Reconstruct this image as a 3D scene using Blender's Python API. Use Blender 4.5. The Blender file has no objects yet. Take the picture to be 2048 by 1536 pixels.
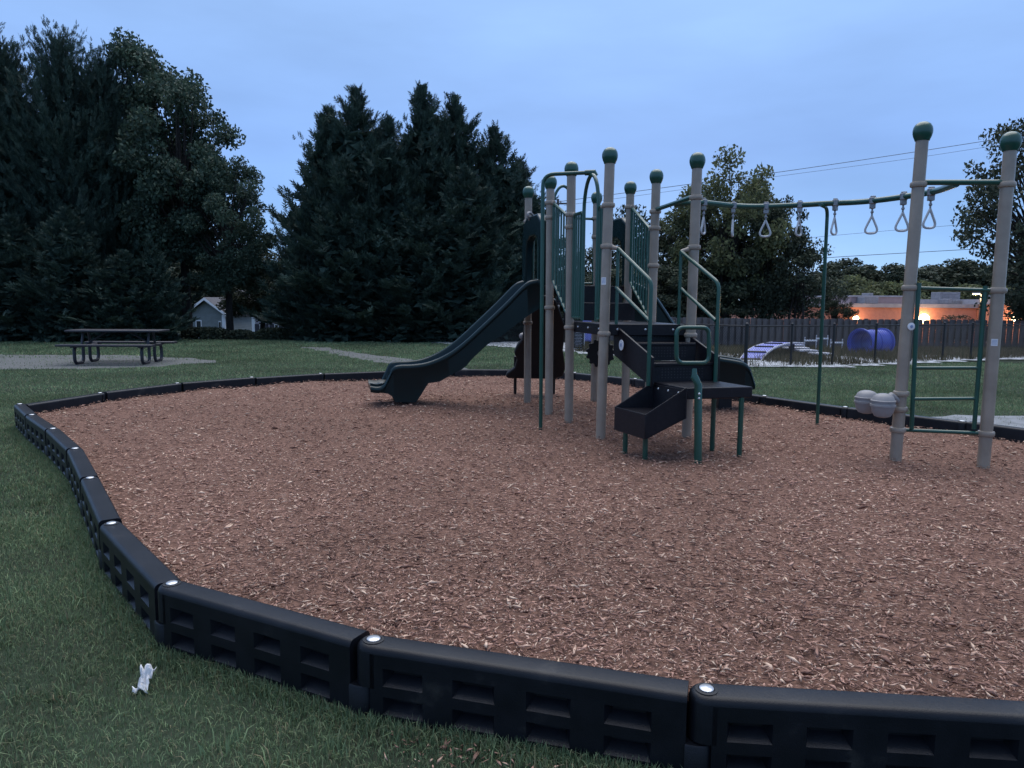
import bpy, math, random
import numpy as np
from mathutils import Vector, Matrix, noise as mnoise

random.seed(7); RNG = np.random.default_rng(7)
SC = bpy.context.scene
COL = SC.collection
R = math.radians

# ---------------------------------------------------------------- camera
FPX, PIT, ROLL, CZ = 1465.0, R(6.5), R(0.4), 1.605      # focal length in px of the 2048 px photo, pitch, roll, eye height
cam_d = bpy.data.cameras.new('camera'); cam = bpy.data.objects.new('camera', cam_d); COL.objects.link(cam)
cam_d.sensor_width = 36.0; cam_d.lens = FPX / 2048 * 36; cam_d.clip_start = 0.05; cam_d.clip_end = 3000
cam.matrix_world = Matrix.Translation((0, 0, CZ)) @ Matrix.Rotation(R(90) - PIT, 4, 'X') @ Matrix.Rotation(ROLL, 4, 'Z')
SC.camera = cam

# ---------------------------------------------------------------- sky, light, exposure
SUN_EL, SUN_ROT = R(72), R(10)
W = bpy.data.worlds.new('World'); SC.world = W; W.use_nodes = True
wn = W.node_tree.nodes; wl = W.node_tree.links; wn.clear()
w_out = wn.new('ShaderNodeOutputWorld'); w_bg = wn.new('ShaderNodeBackground')
w_sky = wn.new('ShaderNodeTexSky'); w_sky.sky_type = 'NISHITA'; w_sky.sun_disc = False
w_sky.sun_elevation = R(4); w_sky.sun_rotation = SUN_ROT; w_sky.ozone_density = 3.0; w_sky.dust_density = 0.4
w_tc = wn.new('ShaderNodeTexCoord'); w_sep = wn.new('ShaderNodeSeparateXYZ')
w_ramp = wn.new('ShaderNodeValToRGB')
w_map = wn.new('ShaderNodeMapping'); w_map.inputs['Scale'].default_value = (1.5, 1.5, 5.5); w_map.inputs['Rotation'].default_value = (0.0, 0.25, 0.0)
w_noi = wn.new('ShaderNodeTexNoise'); w_noi.inputs['Scale'].default_value = 1.7; w_noi.inputs['Detail'].default_value = 5; w_noi.inputs['Roughness'].default_value = 0.5
w_nr = wn.new('ShaderNodeMapRange'); w_nr.inputs[1].default_value = 0.3; w_nr.inputs[2].default_value = 0.7
w_nr.inputs[3].default_value = 0.87; w_nr.inputs[4].default_value = 1.10
w_mul = wn.new('ShaderNodeVectorMath'); w_mul.operation = 'SCALE'
w_mix = wn.new('ShaderNodeMix'); w_mix.data_type = 'RGBA'; w_mix.inputs[0].default_value = 0.05
e = w_ramp.color_ramp.elements                       # twilight cloud deck, by height above the horizon
e[0].position = 0.0; e[0].color = (0.32, 0.54, 0.80, 1)
e[1].position = 1.0; e[1].color = (0.31, 0.39, 0.56, 1)
for p, c in ((0.08, (0.235, 0.425, 0.765, 1)), (0.19, (0.222, 0.380, 0.735, 1)), (0.36, (0.268, 0.435, 0.765, 1)), (0.60, (0.28, 0.41, 0.66, 1))):
    n = e.new(p); n.color = c
wl.new(w_tc.outputs['Generated'], w_sep.inputs[0]); wl.new(w_sep.outputs['Z'], w_ramp.inputs[0])
wl.new(w_tc.outputs['Generated'], w_map.inputs[0]); wl.new(w_map.outputs[0], w_noi.inputs['Vector']); wl.new(w_noi.outputs[0], w_nr.inputs[0])
wl.new(w_ramp.outputs[0], w_mul.inputs[0]); wl.new(w_nr.outputs[0], w_mul.inputs['Scale'])
wl.new(w_mul.outputs[0], w_mix.inputs[6])
w_dim = wn.new('ShaderNodeVectorMath'); w_dim.operation = 'SCALE'; w_dim.inputs['Scale'].default_value = 0.10
wl.new(w_sky.outputs[0], w_dim.inputs[0]); wl.new(w_dim.outputs[0], w_mix.inputs[7])
wl.new(w_mix.outputs[2], w_bg.inputs[0]); w_bg.inputs[1].default_value = 0.635
wl.new(w_bg.outputs[0], w_out.inputs[0])

sun_d = bpy.data.lights.new('sun', 'SUN'); sun_d.energy = 1.5; sun_d.angle = R(70); sun_d.color = (1.0, 0.975, 0.96)
sun = bpy.data.objects.new('sun', sun_d); COL.objects.link(sun)
sun.rotation_euler = (-(R(90) - SUN_EL), 0, R(-10)); sun.location = (0, 0, 30)

vs = SC.view_settings; vs.view_transform = 'Standard'; vs.look = 'None'; vs.exposure = 1.12; vs.gamma = 1.0; vs.use_curve_mapping = False

# ---------------------------------------------------------------- picture <-> place
def ray(px, py):
    x = (px - 1024) / FPX; y = -(py - 768) / FPX
    c, s = math.cos(ROLL), math.sin(ROLL); x, y = c*x - s*y, s*x + c*y
    return np.array([x, math.cos(PIT) + y*math.sin(PIT), -math.sin(PIT) + y*math.cos(PIT)])
def atz(px, py, z=0.0): d = ray(px, py); return np.array([0, 0, CZ]) + d * ((z - CZ) / d[2])
def aty(px, py, Y): d = ray(px, py); return np.array([0, 0, CZ]) + d * (Y / d[1])

# ---------------------------------------------------------------- mesh helpers
V = lambda *a: np.array(a, float)
def nrm(v): v = np.asarray(v, float); return v / max(np.linalg.norm(v), 1e-9)
class MB:
    def __init__(s): s.v = []; s.f = []; s.m = []; s.mi = 0
    def add(s, vs, fs):
        o = len(s.v); s.v += [tuple(map(float, p)) for p in vs]; s.f += [tuple(i + o for i in f) for f in fs]; s.m += [s.mi]*len(fs); return s
    def hexa(s, a):      # 8 corners: 4 bottom, 4 top
        return s.add(a, [(3,2,1,0),(4,5,6,7),(0,1,5,4),(1,2,6,5),(2,3,7,6),(3,0,4,7)])
    def box(s, c, size, ax=None):
        c = V(*c); h = V(*size)/2
        X, Y, Z = (V(1,0,0), V(0,1,0), V(0,0,1)) if ax is None else ax
        P = [c + X*h[0]*a + Y*h[1]*b + Z*h[2]*d for d in (-1,1) for a, b in ((-1,-1),(1,-1),(1,1),(-1,1))]
        return s.hexa(P)
    def bar(s, p0, p1, w, t, up=(0,0,1)):    # rectangular bar from p0 to p1, width w sideways, t along up
        p0, p1 = V(*p0), V(*p1); d = nrm(p1-p0); side = nrm(np.cross(d, up)); u = np.cross(side, d)
        P = [p + side*w/2*a + u*t/2*b for p in (p0, p1) for a, b in ((-1,-1),(1,-1),(1,1),(-1,1))]
        return s.add(P, [(3,2,1,0),(4,5,6,7),(0,1,5,4),(1,2,6,5),(2,3,7,6),(3,0,4,7)])
    def prism(s, poly, off):
        poly = [V(*p) for p in poly]; off = V(*off); n = len(poly)
        s.add(poly + [p+off for p in poly], [tuple(range(n))[::-1], tuple(range(n, 2*n))] + [(i, (i+1) % n, n+(i+1) % n, n+i) for i in range(n)])
        return s
    def tube(s, pts, r, n=10, closed=False, cap=True):
        P = [V(*p) for p in pts]; m = len(P); rr = r if hasattr(r, '__len__') else [r]*m
        T = [nrm((P[(i+1) % m] if (closed or i < m-1) else P[i]) - (P[i-1] if (closed or i > 0) else P[i])) for i in range(m)]
        a = V(0,0,1) if abs(T[0][2]) < .9 else V(1,0,0); u = nrm(np.cross(T[0], a)); vs = []
        for i in range(m):
            u = nrm(u - T[i]*np.dot(u, T[i])); w = np.cross(T[i], u)
            vs += [P[i] + rr[i]*(u*math.cos(2*math.pi*k/n) + w*math.sin(2*math.pi*k/n)) for k in range(n)]
        fs = []
        for i in range(m if closed else m-1):
            j = (i+1) % m
            fs += [(i*n+k, i*n+(k+1) % n, j*n+(k+1) % n, j*n+k) for k in range(n)]
        if cap and not closed: fs += [tuple(range(n))[::-1], tuple(range((m-1)*n, m*n))]
        return s.add(vs, fs)
    def lathe(s, c, prof, n=14, axis=(0,0,1)):      # prof: (r, h) along axis
        c = V(*c); ax = nrm(axis); a = V(0,0,1) if abs(ax[2]) < .9 else V(1,0,0); u = nrm(np.cross(ax, a)); w = np.cross(ax, u); vs = []
        for r, h in prof:
            vs += [c + ax*h + max(r, 1e-4)*(u*math.cos(2*math.pi*k/n) + w*math.sin(2*math.pi*k/n)) for k in range(n)]
        m = len(prof)
        fs = [(i*n+k, i*n+(k+1) % n, (i+1)*n+(k+1) % n, (i+1)*n+k) for i in range(m-1) for k in range(n)]
        fs += [tuple(range(n))[::-1], tuple(range((m-1)*n, m*n))]
        return s.add(vs, fs)
    def ball(s, c, r, n=14, m=9, sz=1.0):
        return s.lathe(c, [(r*math.sin(math.pi*i/m), -r*sz*math.cos(math.pi*i/m)) for i in range(m+1)], n)
    def build(s, name, mat, parent=None, bevel=0, smooth=35, seg=2):
        me = bpy.data.meshes.new(name); me.from_pydata(s.v, [], s.f)
        for x in (mat if isinstance(mat, (list, tuple)) else [mat]): me.materials.append(x)
        if isinstance(mat, (list, tuple)): me.polygons.foreach_set('material_index', s.m)
        me.update()
        return put(name, me, parent, bevel, smooth, seg)
def put(name, me, parent=None, bevel=0, smooth=35, seg=2):
    o = bpy.data.objects.new(name, me); COL.objects.link(o)
    if smooth:
        me.polygons.foreach_set('use_smooth', [True]*len(me.polygons)); me.set_sharp_from_angle(angle=R(smooth))
    if bevel:
        b = o.modifiers.new('bevel', 'BEVEL'); b.width = bevel; b.segments = seg; b.limit_method = 'ANGLE'; b.angle_limit = R(40)
    if parent is not None: child(o, parent)
    return o
def child(o, parent):      # shapes are written in world space; parts of parts sit under an identity transform
    o.parent = parent
    o.matrix_parent_inverse = Matrix.Identity(4) if parent.parent else Matrix.LocRotScale(parent.location, parent.rotation_euler, parent.scale).inverted()
    return o
def tag(o, label=None, cat=None, group=None, kind=None):
    if label: o['label'] = label
    if cat: o['category'] = cat
    if group: o['group'] = group
    if kind: o['kind'] = kind
    return o
def empty(name, loc, label, cat, group=None):
    o = bpy.data.objects.new(name, None); COL.objects.link(o); o.location = loc; o.empty_display_size = .2
    return tag(o, label, cat, group)
def copy_tree(root, loc, rz=0, scale=None, label=None):
    def rec(o, par):
        c = o.copy(); COL.objects.link(c)
        if par is not None: c.parent = par; c.matrix_parent_inverse = o.matrix_parent_inverse.copy()
        for ch in list(o.children): rec(ch, c)
        return c
    r = rec(root, None); r.location = loc; r.rotation_euler = (0, 0, rz)
    if scale is not None: r.scale = scale
    if label: r['label'] = label
    return r
def np_mesh(name, verts, faces, mat, nv):       # many equal faces (nv corners) at once
    me = bpy.data.meshes.new(name); n = len(faces)
    me.vertices.add(len(verts)); me.vertices.foreach_set('co', np.asarray(verts, np.float32).ravel())
    me.loops.add(n*nv); me.loops.foreach_set('vertex_index', np.asarray(faces, np.int32).ravel())
    me.polygons.add(n); me.polygons.foreach_set('loop_start', np.arange(0, n*nv, nv, dtype=np.int32))
    for x in (mat if isinstance(mat, (list, tuple)) else [mat]): me.materials.append(x)
    me.update(); me.validate(); return me
def fillet(pts, r, n=6):
    P = [V(*p) for p in pts]; out = [P[0]]
    for i in range(1, len(P)-1):
        a, b, c = P[i-1], P[i], P[i+1]; d1 = nrm(a-b); d2 = nrm(c-b)
        k = min(r, .48*np.linalg.norm(a-b), .48*np.linalg.norm(c-b)); s0, s1 = b+d1*k, b+d2*k
        out += [(1-t)**2*s0 + 2*t*(1-t)*b + t*t*s1 for t in np.linspace(0, 1, n)]
    return out + [P[-1]]
def spline(pts, n=8):     # Catmull-Rom
    P = [V(*p) for p in pts]; P = [2*P[0]-P[1]] + P + [2*P[-1]-P[-2]]; out = []
    for i in range(1, len(P)-2):
        for t in np.linspace(0, 1, n, endpoint=False):
            a, b, c, d = P[i-1:i+3]
            out.append(.5*((2*b) + (c-a)*t + (2*a-5*b+4*c-d)*t*t + (3*b-a-3*c+d)*t**3))
    return out + [P[-2]]
def inpoly(x, y, poly):
    r = np.zeros(np.shape(x), bool); n = len(poly)
    for i in range(n):
        x1, y1 = poly[i][:2]; x2, y2 = poly[(i+1) % n][:2]
        if y1 == y2: continue
        r ^= ((y1 > y) != (y2 > y)) & (x < (x2-x1)*(y-y1)/(y2-y1)+x1)
    return r
def fbm(x, y, s=1.0):
    x = np.asarray(x, float)/s; y = np.asarray(y, float)/s
    return (np.sin(1.7*x+.9*y+1.3)*np.cos(1.1*y-.6*x) + .55*np.sin(3.1*x-2.3*y+.4)*np.cos(2.9*y+1.2*x) + .3*np.sin(6.7*x+5.1*y)*np.cos(5.9*y-4.3*x+2.))/1.85

# ---------------------------------------------------------------- materials
def mat(name, c, rough=.6, c2=None, scale=6., bump=0., bscale=80., metal=0., spec=.5, island=0., coat=0., detail=4, emit=0., trans=0., stretch=None, coord='Object', contrast=(.35,.65), c3=None):
    m = bpy.data.materials.new(name); m.use_nodes = True; nt = m.node_tree; N = nt.nodes; L = nt.links
    b = N['Principled BSDF']; b.inputs['Roughness'].default_value = rough; b.inputs['Metallic'].default_value = metal
    b.inputs['Specular IOR Level'].default_value = spec
    if coat: b.inputs['Coat Weight'].default_value = coat; b.inputs['Coat Roughness'].default_value = .15
    c = tuple(c) + (1,); c2 = tuple(c2) + (1,) if c2 else tuple(min(1, k*.75) for k in c[:3]) + (1,)
    tc = N.new('ShaderNodeNewGeometry' if coord == 'World' else 'ShaderNodeTexCoord'); mp = N.new('ShaderNodeMapping'); L.new(tc.outputs['Position' if coord == 'World' else coord], mp.inputs[0])
    if stretch: mp.inputs['Scale'].default_value = stretch
    if island:
        g = N.new('ShaderNodeNewGeometry'); rp = N.new('ShaderNodeValToRGB'); el = rp.color_ramp.elements
        el[0].color = c2; el[1].color = c; el[0].position = .1; el[1].position = .9
        if c3: q = el.new(.97); q.color = tuple(c3) + (1,); el[1].position = .75
        L.new(g.outputs['Random Per Island'], rp.inputs[0]); cur = rp.outputs[0]
        nz = N.new('ShaderNodeTexNoise'); nz.inputs['Scale'].default_value = scale; nz.inputs['Detail'].default_value = detail; L.new(mp.outputs[0], nz.inputs['Vector'])
        mr = N.new('ShaderNodeMapRange'); mr.inputs[1].default_value = .3; mr.inputs[2].default_value = .7; mr.inputs[3].default_value = 1-island; mr.inputs[4].default_value = 1+island
        L.new(nz.outputs[0], mr.inputs[0]); vm = N.new('ShaderNodeVectorMath'); vm.operation = 'SCALE'; L.new(cur, vm.inputs[0]); L.new(mr.outputs[0], vm.inputs['Scale']); L.new(vm.outputs[0], b.inputs['Base Color']); fin = vm.outputs[0]
    else:
        nz = N.new('ShaderNodeTexNoise'); nz.inputs['Scale'].default_value = scale; nz.inputs['Detail'].default_value = detail; nz.inputs['Roughness'].default_value = .6; L.new(mp.outputs[0], nz.inputs['Vector'])
        rp = N.new('ShaderNodeValToRGB'); el = rp.color_ramp.elements; el[0].color = c2; el[1].color = c; el[0].position, el[1].position = contrast
        if c3: q = el.new(min(.99, contrast[1]+.12)); q.color = tuple(c3) + (1,)
        L.new(nz.outputs[0], rp.inputs[0]); L.new(rp.outputs[0], b.inputs['Base Color']); fin = rp.outputs[0]
    if bump:
        nb = N.new('ShaderNodeTexNoise'); nb.inputs['Scale'].default_value = bscale; nb.inputs['Detail'].default_value = 6; L.new(mp.outputs[0], nb.inputs['Vector'])
        bp = N.new('ShaderNodeBump'); bp.inputs['Strength'].default_value = bump; bp.inputs['Distance'].default_value = .01
        L.new(nb.outputs[0], bp.inputs['Height']); L.new(bp.outputs[0], b.inputs['Normal'])
    if emit: b.inputs['Emission Color'].default_value = c; b.inputs['Emission Strength'].default_value = emit
    if trans:
        tr = N.new('ShaderNodeBsdfTranslucent'); mx = N.new('ShaderNodeMixShader'); mx.inputs[0].default_value = trans
        L.new(fin, tr.inputs[0]); L.new(b.outputs[0], mx.inputs[1]); L.new(tr.outputs[0], mx.inputs[2]); L.new(mx.outputs[0], N['Material Output'].inputs[0])
    return m
M = {}
M['lawn'] = mat('lawn_ground', (.034,.050,.032), .95, (.024,.030,.020), 1.3, .6, 40, spec=.1, detail=8)
M['blade'] = mat('grass_blade', (.230,.310,.165), .75, (.085,.135,.072), .5, island=.32, spec=.15, trans=.25, c3=(.23,.20,.125))
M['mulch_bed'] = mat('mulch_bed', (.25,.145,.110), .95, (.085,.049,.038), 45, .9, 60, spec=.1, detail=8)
M['chip'] = mat('wood_chip', (.435,.258,.198), .85, (.175,.096,.074), 0.55, island=.34, spec=.15, c3=(.62,.46,.35))
M['border'] = mat('black_plastic', (.009,.010,.014), .40, (.005,.006,.009), 5, .15, 220, spec=.24, coord='World', detail=9, contrast=(.4,.6), c3=(.030,.029,.029))
M['galv'] = mat('galvanised_steel', (.62,.64,.66), .35, (.45,.47,.5), 40, metal=.7)
M['post'] = mat('taupe_paint', (.315,.262,.210), .34, (.245,.202,.162), 5, .06, 300, spec=.5, coord='World', detail=9)
M['green'] = mat('green_paint', (.007,.066,.047), .32, (.006,.054,.038), 9, spec=.5, coat=.2)
M['deck'] = mat('dark_vinyl', (.009,.0085,.0125), .36, (.006,.006,.009), 30, .2, 400, spec=.26, coord='World', contrast=(.4,.62), c3=(.022,.020,.022))
M['slide'] = mat('dark_green_plastic', (.003,.016,.019), .26, (.003,.014,.016), 5, .05, 100, spec=.26)
M['slide_in'] = M['slide']
M['blackp'] = mat('black_rubber', (.010,.011,.014), .55, (.007,.008,.010), 10, spec=.35)
M['silver'] = mat('cast_metal', (.28,.28,.29), .38, (.20,.20,.21), 30, metal=.55)
M['ring'] = mat('grey_handle', (.50,.52,.55), .35, (.42,.44,.47), 20, spec=.5)
M['pod'] = mat('grey_plastic', (.27,.255,.255), .5, (.24,.23,.23), 12, .1, 150)
M['white'] = mat('white_label', (.72,.73,.75), .6, (.65,.66,.68), 20)
M['ink'] = mat('dark_ink', (.03,.03,.035), .6)
M['bluelab'] = mat('blue_ink', (.25,.33,.55), .6)
M['gravel'] = mat('pale_gravel', (.165,.165,.17), .95, (.075,.085,.08), 24, .8, 70, spec=.1, detail=8)
M['whitegravel'] = mat('white_gravel', (.50,.52,.56), .95, (.16,.17,.16), 5, .8, 30, spec=.1, detail=10, contrast=(.42,.55))
M['concrete'] = mat('concrete', (.25,.26,.28), .9, (.16,.17,.18), 3, .3, 60, spec=.2, detail=8)
M['cypress'] = mat('cypress_foliage', (.048,.080,.062), .7, (.018,.036,.030), .7, island=.3, spec=.25, trans=.15)
M['leaf'] = mat('broad_leaf', (.068,.105,.070), .6, (.032,.056,.042), .8, island=.3, spec=.25, trans=.25)
M['leaf_dark'] = mat('dark_leaf', (.068,.082,.052), .65, (.030,.042,.030), .8, island=.3, spec=.2, trans=.2)
M['leaf_mid'] = mat('mid_leaf', (.135,.155,.085), .65, (.060,.075,.046), .8, island=.3, spec=.2, trans=.3)
M['leaf_olive'] = mat('olive_leaf', (.150,.165,.075), .7, (.075,.088,.050), .8, island=.3, spec=.2, trans=.3)
M['weed'] = mat('dry_weed', (.125,.105,.070), .9, (.055,.060,.036), .8, island=.3, spec=.1, trans=.25)
M['bark'] = mat('bark', (.030,.025,.022), .95, (.015,.013,.012), 9, .8, 30, stretch=(1,1,.2))
M['wood'] = mat('weathered_wood', (.115,.105,.105), .9, (.065,.060,.062), 5, .4, 60, stretch=(6,6,.6), detail=8)
M['dark_wire'] = mat('black_wire', (.012,.012,.014), .5)
M['table'] = mat('dark_coated_steel', (.025,.025,.035), .45, (.018,.018,.025), 25, spec=.5)
M['blue'] = mat('blue_plastic', (.055,.085,.42), .4, (.045,.065,.34), 6, .05, 80)
M['purple'] = mat('violet_paint', (.21,.24,.62), .55, (.15,.17,.48), 8, .1, 80)
M['palegrey'] = mat('pale_grey_paint', (.45,.46,.52), .6, (.36,.37,.42), 10)
M['brick'] = mat('painted_block', (.58,.25,.17), .85, (.48,.20,.14), 3, .15, 30, detail=6)
M['fascia'] = mat('metal_fascia', (.34,.33,.36), .5, (.27,.26,.29), 2)
M['fascia_pink'] = mat('pink_metal_fascia', (.36,.25,.25), .6, (.30,.21,.21), 2)
M['rtu'] = mat('roof_unit_metal', (.22,.22,.25), .6, (.16,.16,.18), 4)
M['siding_g'] = mat('green_grey_siding', (.20,.225,.225), .8, (.17,.19,.19), 3)
M['siding_l'] = mat('lilac_grey_siding', (.46,.43,.47), .8, (.40,.37,.41), 3)
M['trim'] = mat('white_trim', (.78,.78,.80), .6, (.72,.72,.74), 4)
M['roof'] = mat('shingle_roof', (.09,.085,.095), .9, (.06,.058,.064), 6, .4, 40)
M['glass'] = mat('window_glass', (.02,.025,.03), .08, (.015,.02,.025), 1, spec=.8)
M['shutter'] = mat('dark_shutter', (.035,.035,.05), .6)
M['lamp'] = mat('lamp_glow', (1.0,.74,.40), .5, (1.0,.74,.40), 1, emit=9)
M['paper'] = mat('white_tissue', (.80,.81,.84), .8, (.74,.75,.78), 30, .3, 60, trans=.3)

# ================================================================ THE SETTING
def sstep(t): t = np.clip(t, 0, 1); return t*t*(3-2*t)
def terrain(x, y):
    x = np.asarray(x, float); y = np.asarray(y, float)
    k = sstep((x-1)/7.)
    yc = 27.5*(1-k) + 20.5*k; sl = .085*(1-k) + .05*k
    t = np.maximum(y-yc, 0); z = -sl*t*t/(t+4.)
    return np.maximum(z, -2.6 + 0*z) + 0.0

LOOP_L = [(-5.99,8.83),(-5.33,8.04),(-4.56,7.18),(-3.77,6.22),(-3.05,5.19),(-2.33,4.15),(-1.55,3.23),(-.53,2.70),(.67,2.35)]
LOOP_N = [(1.80,2.24),(2.98,2.46),(4.05,2.99),(4.95,3.78),(5.60,4.78),(5.90,5.92),(5.78,7.08)]
LOOP_F = [(5.05,8.10),(4.22,9.18),(3.55,10.20),(2.78,11.32),(2.10,12.40),(1.15,13.35),(.02,13.82),(-1.15,13.82),(-2.30,13.40),(-3.38,12.86),(-4.32,12.08),(-5.14,11.18),(-5.68,10.02)]
LOOP = LOOP_L + LOOP_N + LOOP_F
LP = np.array(LOOP)

PXY = [(.22,10.22),(.47,9.18),(.67,8.50),(.93,7.58),(1.85,7.64),(1.49,9.55),(1.19,10.50),(3.48,6.53),(4.18,6.37),(.33,8.12),(3.53,8.36),(1.66,6.40),(1.24,6.66),(2.12,6.72)]
def zm(x, y):       # mulch surface: heaped against the near timbers, scuffed lower further back
    x = np.asarray(x, float); y = np.asarray(y, float)
    z = .262 - .095*sstep((y-2.4)/3.4) + .016*fbm(x, y, .55) + .012*fbm(x+5, y-3, .21)
    for px_, py_ in PXY: z = z + .030*np.exp(-((x-px_)**2 + (y-py_)**2)/.03)
    z = z + .022*fbm(x-2, y+1, 1.5) - .045*np.exp(-(((x+2.35)/.5)**2 + ((y-9.7)/.5)**2)) - .035*np.exp(-(((x-.85)/.35)**2 + ((y-6.7)/.35)**2)) - .03*np.exp(-(((x-3.8)/.4)**2 + ((y-6.2)/.35)**2))
    z = z + .075*np.exp(-(((x+1.4)/.75)**2 + ((y-9.75)/.6)**2))
    d = np.full(np.shape(x), 9.)
    for i in range(len(LP)):
        a = LP[i]; b = LP[(i+1) % len(LP)]; ab = b-a; L2 = ab@ab
        t = np.clip(((x-a[0])*ab[0] + (y-a[1])*ab[1])/L2, 0, 1)
        d = np.minimum(d, np.hypot(x-a[0]-t*ab[0], y-a[1]-t*ab[1]))
    return z + np.where(y < 8, 0, .02*np.exp(-d/.5)), d

# lawn and land: one sheet out to the horizon
def axis(lo, hi, steps):
    out = [lo]
    for edge, st in steps:
        while out[-1] < edge - 1e-6: out.append(min(out[-1]+st, edge))
    return np.array(out)
gx = axis(-900, 900, ((-300,100),(-60,20),(-20,2),(20,1),(60,4),(300,20),(900,100)))
gy = axis(-60, 1500, ((-10,5),(2,1),(32,1),(90,3),(300,20),(1500,150)))
GX, GY = np.meshgrid(gx, gy); GZ = terrain(GX, GY)
nx, ny = len(gx), len(gy)
idx = np.arange(nx*ny).reshape(ny, nx)
fc = np.stack([idx[:-1,:-1], idx[:-1,1:], idx[1:,1:], idx[1:,:-1]], -1).reshape(-1, 4)
lawn = put('ground', np_mesh('ground', np.stack([GX, GY, GZ], -1).reshape(-1, 3), fc, M['lawn'], 4), None, 0, 180)
tag(lawn, 'green mown lawn around the playground', None, None, 'structure')

# mulch bed under the loose chips
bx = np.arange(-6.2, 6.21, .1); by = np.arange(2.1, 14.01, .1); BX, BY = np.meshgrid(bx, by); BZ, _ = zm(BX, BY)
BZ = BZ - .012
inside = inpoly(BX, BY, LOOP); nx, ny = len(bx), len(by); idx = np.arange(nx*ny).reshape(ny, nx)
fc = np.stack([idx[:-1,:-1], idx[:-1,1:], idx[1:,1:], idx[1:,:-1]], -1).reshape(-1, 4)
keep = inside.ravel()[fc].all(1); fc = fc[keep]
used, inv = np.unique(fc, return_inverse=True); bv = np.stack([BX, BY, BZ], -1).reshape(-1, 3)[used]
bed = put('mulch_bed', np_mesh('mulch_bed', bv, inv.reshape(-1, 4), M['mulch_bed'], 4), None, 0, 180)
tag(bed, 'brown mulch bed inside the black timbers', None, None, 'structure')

# loose wood chips
n = 860000
cx = RNG.uniform(-6.1, 6.0, n); cy = RNG.uniform(2.15, 13.9, n); d = np.hypot(cx, cy)
m = (RNG.random(n) < np.minimum(1, (2.9/d)**1.7)) & inpoly(cx, cy, LOOP) & (np.abs(cx) < cy*.78 + .6)
cx, cy, d = cx[m], cy[m], d[m]; cz, dd = zm(cx, cy)
m = dd > .03; cx, cy, cz, d = cx[m], cy[m], cz[m], d[m]
qx = RNG.uniform(-.45, 1.2, 220); qy = 2.62 - .30*(qx+.3) - .10 - np.abs(RNG.normal(0, .09, 220)); cx = np.append(cx, qx); cy = np.append(cy, qy); cz = np.append(cz, np.full(220, .008)); d = np.append(d, np.full(220, 2.6)); n = len(cx)
Ln = RNG.gamma(3.0, .0072, n)*(1 + d/16); Ln = np.clip(Ln, .010, .085); wd = .0035 + Ln*RNG.uniform(.06, .20, n); th = wd*RNG.uniform(.2, .55, n)
yaw = RNG.uniform(0, 2*np.pi, n); pit = RNG.normal(0, .20, n); rol = RNG.normal(0, .5, n)
A = np.stack([np.cos(yaw)*np.cos(pit), np.sin(yaw)*np.cos(pit), np.sin(pit)], -1)
B0 = np.stack([-np.sin(yaw), np.cos(yaw), 0*yaw], -1); C0 = np.cross(A, B0)
B = B0*np.cos(rol)[:,None] + C0*np.sin(rol)[:,None]; Cc = np.cross(A, B)
P = np.stack([cx, cy, cz + np.abs(RNG.normal(0, .008, n)) + .002], -1)
e0, e1 = RNG.uniform(.5, 1, (2, n)); s0, s1 = RNG.uniform(-.35, .35, (2, n))
l2 = (Ln/2)[:,None]; w2 = (wd/2)[:,None]; t2 = (th/2)[:,None]
bend = (RNG.normal(0, .10, n)*Ln)[:,None]
vv = np.stack([P - A*l2 - B*w2*s0[:,None], P - A*l2*s0[:,None]*.8 + B*w2 + Cc*bend, P - A*l2*s1[:,None] + Cc*(t2+bend), P + A*l2*s1[:,None] - B*w2 + Cc*bend, P + A*l2*.1 - Cc*t2, P + A*l2 + B*w2*s1[:,None]], 1).reshape(-1, 3)
tri = np.array([(0,1,2),(0,2,3),(0,3,4),(0,4,1),(5,2,1),(5,3,2),(5,4,3),(5,1,4)])
fc = (np.arange(n)[:,None,None]*6 + tri[None]).reshape(-1, 3)
chips = put('wood_chips', np_mesh('wood_chips', vv, fc, M['chip'], 3), None, 0, 0)
tag(chips, 'loose shredded brown wood chips covering the play area', 'mulch', None, 'stuff')
print('chips', n)

# pale paths
def sheet(name, poly, z, m, label, sub=.0, jit=.12):
    P = []
    for i in range(len(poly)):
        a = V(*poly[i]); b = V(*poly[(i+1) % len(poly)]); k = max(1, int(np.linalg.norm(b-a)/.35))
        for t in range(k): P.append(a + (b-a)*t/k + RNG.normal(0, jit, 2))
    me = bpy.data.meshes.new(name); me.from_pydata([(p[0], p[1], float(terrain(p[0], p[1])) + z) for p in P], [], [tuple(range(len(P)))]); me.materials.append(m)
    o = put(name, me, None, 0, 0); tag(o, label, None, None, 'structure'); PATHS.append([tuple(p) for p in P]); return o
PATHS = []
sheet('table_pad', [(-16.5,15.7),(-12.5,16.0),(-9.0,16.55),(-8.1,17.6),(-7.6,18.8),(-8.6,19.6),(-11.0,20.6),(-16.5,20.2)], .006, M['gravel'], 'pale grey gravel pad under the picnic table')
sheet('path', [(-7.1,24.5),(-4.6,20.5),(-3.1,18.2),(-2.5,15.6),(-1.6,14.5),(-.35,14.6),(-.6,16.3),(-1.5,18.0),(-2.7,19.9),(-4.3,21.5),(-6.2,24.6)], .006, M['gravel'], 'worn pale path leading to the playground', jit=.09)
sheet('pavement', [(6.0,7.2),(5.35,8.7),(4.75,9.5),(5.3,10.1),(6.4,10.5),(9.0,10.3),(9.0,7.0)], .006, M['concrete'], 'pale concrete walk beside the timber border', jit=.05)

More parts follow.
